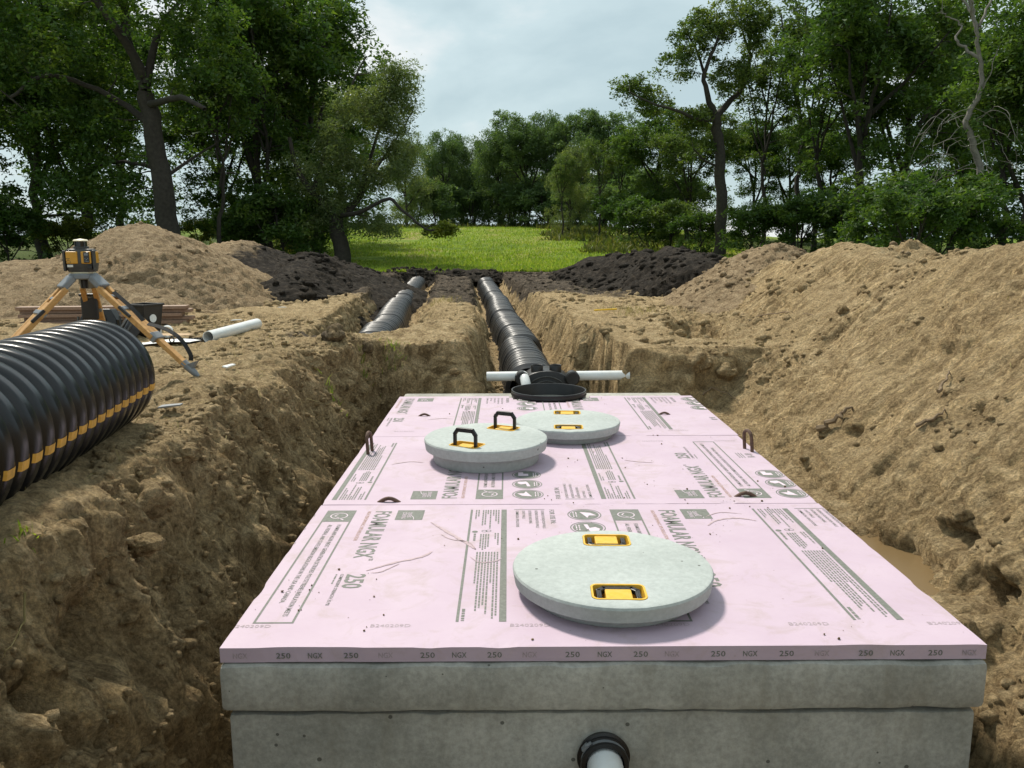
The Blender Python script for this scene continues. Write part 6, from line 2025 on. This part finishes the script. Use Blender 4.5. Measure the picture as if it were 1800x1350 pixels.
for (px_, D, H, i, m_, lab_) in ((1130, 36, 2.8, 0, 'leaf_mid', "grey-green shrub at the left corner of the right wood"), (1175, 35, 2.6, 1, 'leaf_elm', "shrub left of the tall open tree's trunk"), (1225, 33, 2.2, 2, 'leaf_mid', "shrub touching the tall open tree's trunk"),
                                 (1320, 30, 2.6, 0, 'leaf_mid', "light green shrub right of the tall open tree's trunk"), (1400, 29, 2.8, 1, 'leaf_dark', "dark shrub below the slender trees on the right"), (1480, 28, 3.0, 2, 'leaf_dark', "dark shrub below the fullest maple"),
                                 (1560, 24, 3.3, 0, 'leaf_dark', "high leafy shrub behind the steep sand heap"), (1645, 23, 3.4, 1, 'leaf_dark', "high leafy shrub below the bare dead tree"), (1712, 24, 2.2, 2, 'leaf_dark', "dark shrub left of the thick trunk at the right edge"), (1600, 21, 2.6, 1, 'leaf_mid', "low shrub just behind the crest of the right bank")):
    plant(T_shrub, i, lab_, px_, D, H, M[m_], "leafy_shrub", "shrubs at the edge of the woods")

for (px_, D, H, i, m_, lab_) in ((1318, 44, 7.6, 1, 'leaf_mid', "leafy tree filling the gap right of the tall open tree's trunk"), (1378, 46, 8.4, 2, 'leaf_dark', "leafy tree low behind the tall sparse leaning tree"), (1450, 42, 8.0, 0, 'leaf_dark', "leafy tree low behind the fullest maple's trunk"), (1700, 40, 8.2, 2, 'leaf_dark', "leafy tree low behind the bare dead tree's trunk")):
    plant(T_dense, i, lab_, px_, D, H, M[m_], "leafy_tree", GR)

# ---- right: tall open tree
D = 32.0; B = gpos(1262, D)
pa = lambda a, b5, dz=0.0: P_at(a, b5, D + dz, B)
limbs = [([V3(0, 0, -0.2), pa(1263, 380), pa(1258, 310), pa(1250, 250), pa(1246, 215)], 0.30, 0.22),
         ([pa(1247, 220), pa(1268, 195, 0.4), pa(1292, 165, 0.6), pa(1300, 130, 0.6), pa(1298, 95, 0.6), pa(1312, 60, 0.8)], 0.17, 0.04),
         ([pa(1246, 218), pa(1232, 185, -0.3), pa(1224, 150, -0.4), pa(1238, 110, -0.5), pa(1252, 80, -0.6)], 0.16, 0.04),
         ([pa(1226, 155), pa(1212, 115, 0.3), pa(1190, 80, 0.4)], 0.08, 0.03),
         ([pa(1246, 224), pa(1215, 222, -0.6), pa(1180, 208, -1.0), pa(1140, 196, -1.2), pa(1100, 178, -1.3)], 0.12, 0.03),
         ([pa(1256, 300), pa(1232, 290, -0.4), pa(1210, 270, -0.8)], 0.07, 0.025),
         ([pa(1296, 110, 0.6), pa(1280, 70, 1.0), pa(1262, 48, 1.2)], 0.06, 0.02)]
lobes = [LB(1200, 90, D, B, 50, 45, 1.3, 1.2), LB(1255, 62, D, B, 60, 30, 1.4, 1.1), LB(1305, 60, D, B, 32, 35, 1.0, 0.6), LB(1180, 135, D, B, 35, 30, 1.0, 0.5), LB(1260, 150, D, B, 45, 40, 1.0, 0.7),
         LB(1110, 175, D, B, 45, 28, 1.1, 0.9), LB(1150, 195, D, B, 40, 20, 1.0, 0.5), LB(1205, 215, D, B, 38, 22, 1.0, 0.8), LB(1205, 265, D, B, 45, 22, 1.2, 0.5), LB(1300, 120, D, B, 22, 40, 0.8, 0.3)]
wm, lm = tree_mesh(5, limbs, lobes, 300, 24000, 0.085, 0.3, 0.40, tri=False, hollow=0.25, aspect=2.4)
put_tree("elm_tree", "tall open tree with curving dark limbs, standing alone before the right wood", wm, lm, M['bark'], M['leaf_elm'], B, group=GR)

# ---- right: bare dead tree
D = 24.0; B = gpos(1692, D)
pa = lambda a, b5, dz=0.0: P_at(a, b5, D + dz, B)
limbs = [([V3(0, 0, -0.2), pa(1702, 330), pa(1690, 270), pa(1672, 225), pa(1690, 180), pa(1684, 120), pa(1672, 70), pa(1655, 20), pa(1645, -25)], 0.13, 0.03),
         ([pa(1676, 80), pa(1660, 48, 0.3), pa(1634, 10, 0.6), pa(1615, -20, 0.8)], 0.06, 0.015),
         ([pa(1668, 60), pa(1658, 20, -0.3), pa(1664, -20, -0.4)], 0.05, 0.015),
         ([pa(1684, 125), pa(1660, 110, 0.3), pa(1643, 95, 0.5), pa(1648, 70, 0.6), pa(1626, 60, 0.7), pa(1612, 50, 0.7)], 0.06, 0.012),
         ([pa(1680, 75), pa(1692, 40, 0.2), pa(1706, 0, 0.3), pa(1712, -30, 0.3)], 0.05, 0.012),
         ([pa(1690, 180), pa(1706, 150, -0.3), pa(1712, 110, -0.4)], 0.03, 0.008)]
rr_ = random.Random(9)
for k in range(16):
    a0 = rr_.uniform(1640, 1720); b0 = rr_.uniform(220, 320); L = rr_.uniform(40, 110); dr_ = rr_.choice((-1, 1, 1))
    limbs.append(([pa(a0, b0, rr_.uniform(-1, 0)), pa(a0 + dr_ * L * 0.4, b0 + rr_.uniform(-25, 15), -0.8), pa(a0 + dr_ * L * 0.8, b0 + rr_.uniform(0, 60), -1.4), pa(a0 + dr_ * L, b0 + rr_.uniform(20, 110), -1.6)], rr_.uniform(0.007, 0.016), 0.003))
wood = MB()
for pts, r0, r1 in limbs:
    P_ = smooth_path(pts, 5, 0.05, rr_); m_ = len(P_)
    wood.tube(P_, [r0 + (r1 - r0) * k / (m_ - 1) for k in range(m_)], 6, cap=False)
    for k in range(3 if r0 > 0.03 else 1):
        i = rr_.randrange(m_ // 2, m_); q = P_[i]
        e_ = q + Vector((rr_.uniform(-1, 1), rr_.uniform(-0.6, 0.6), rr_.uniform(-0.2, 1.0))) * rr_.uniform(0.3, 0.9)
        wood.tube([q, q.lerp(e_, 0.5) + Vector((0, 0, 0.05)), e_], [0.012, 0.008, 0.003], 4, cap=False)
root_ = empty("dead_tree", B); tag(root_, "bare bleached dead tree with broken hanging twigs in the right wood", "tree", GR)
link("trunk", wood.mesh("trunk", smooth=True, autosmooth=80), M['bark_pale'], root_)
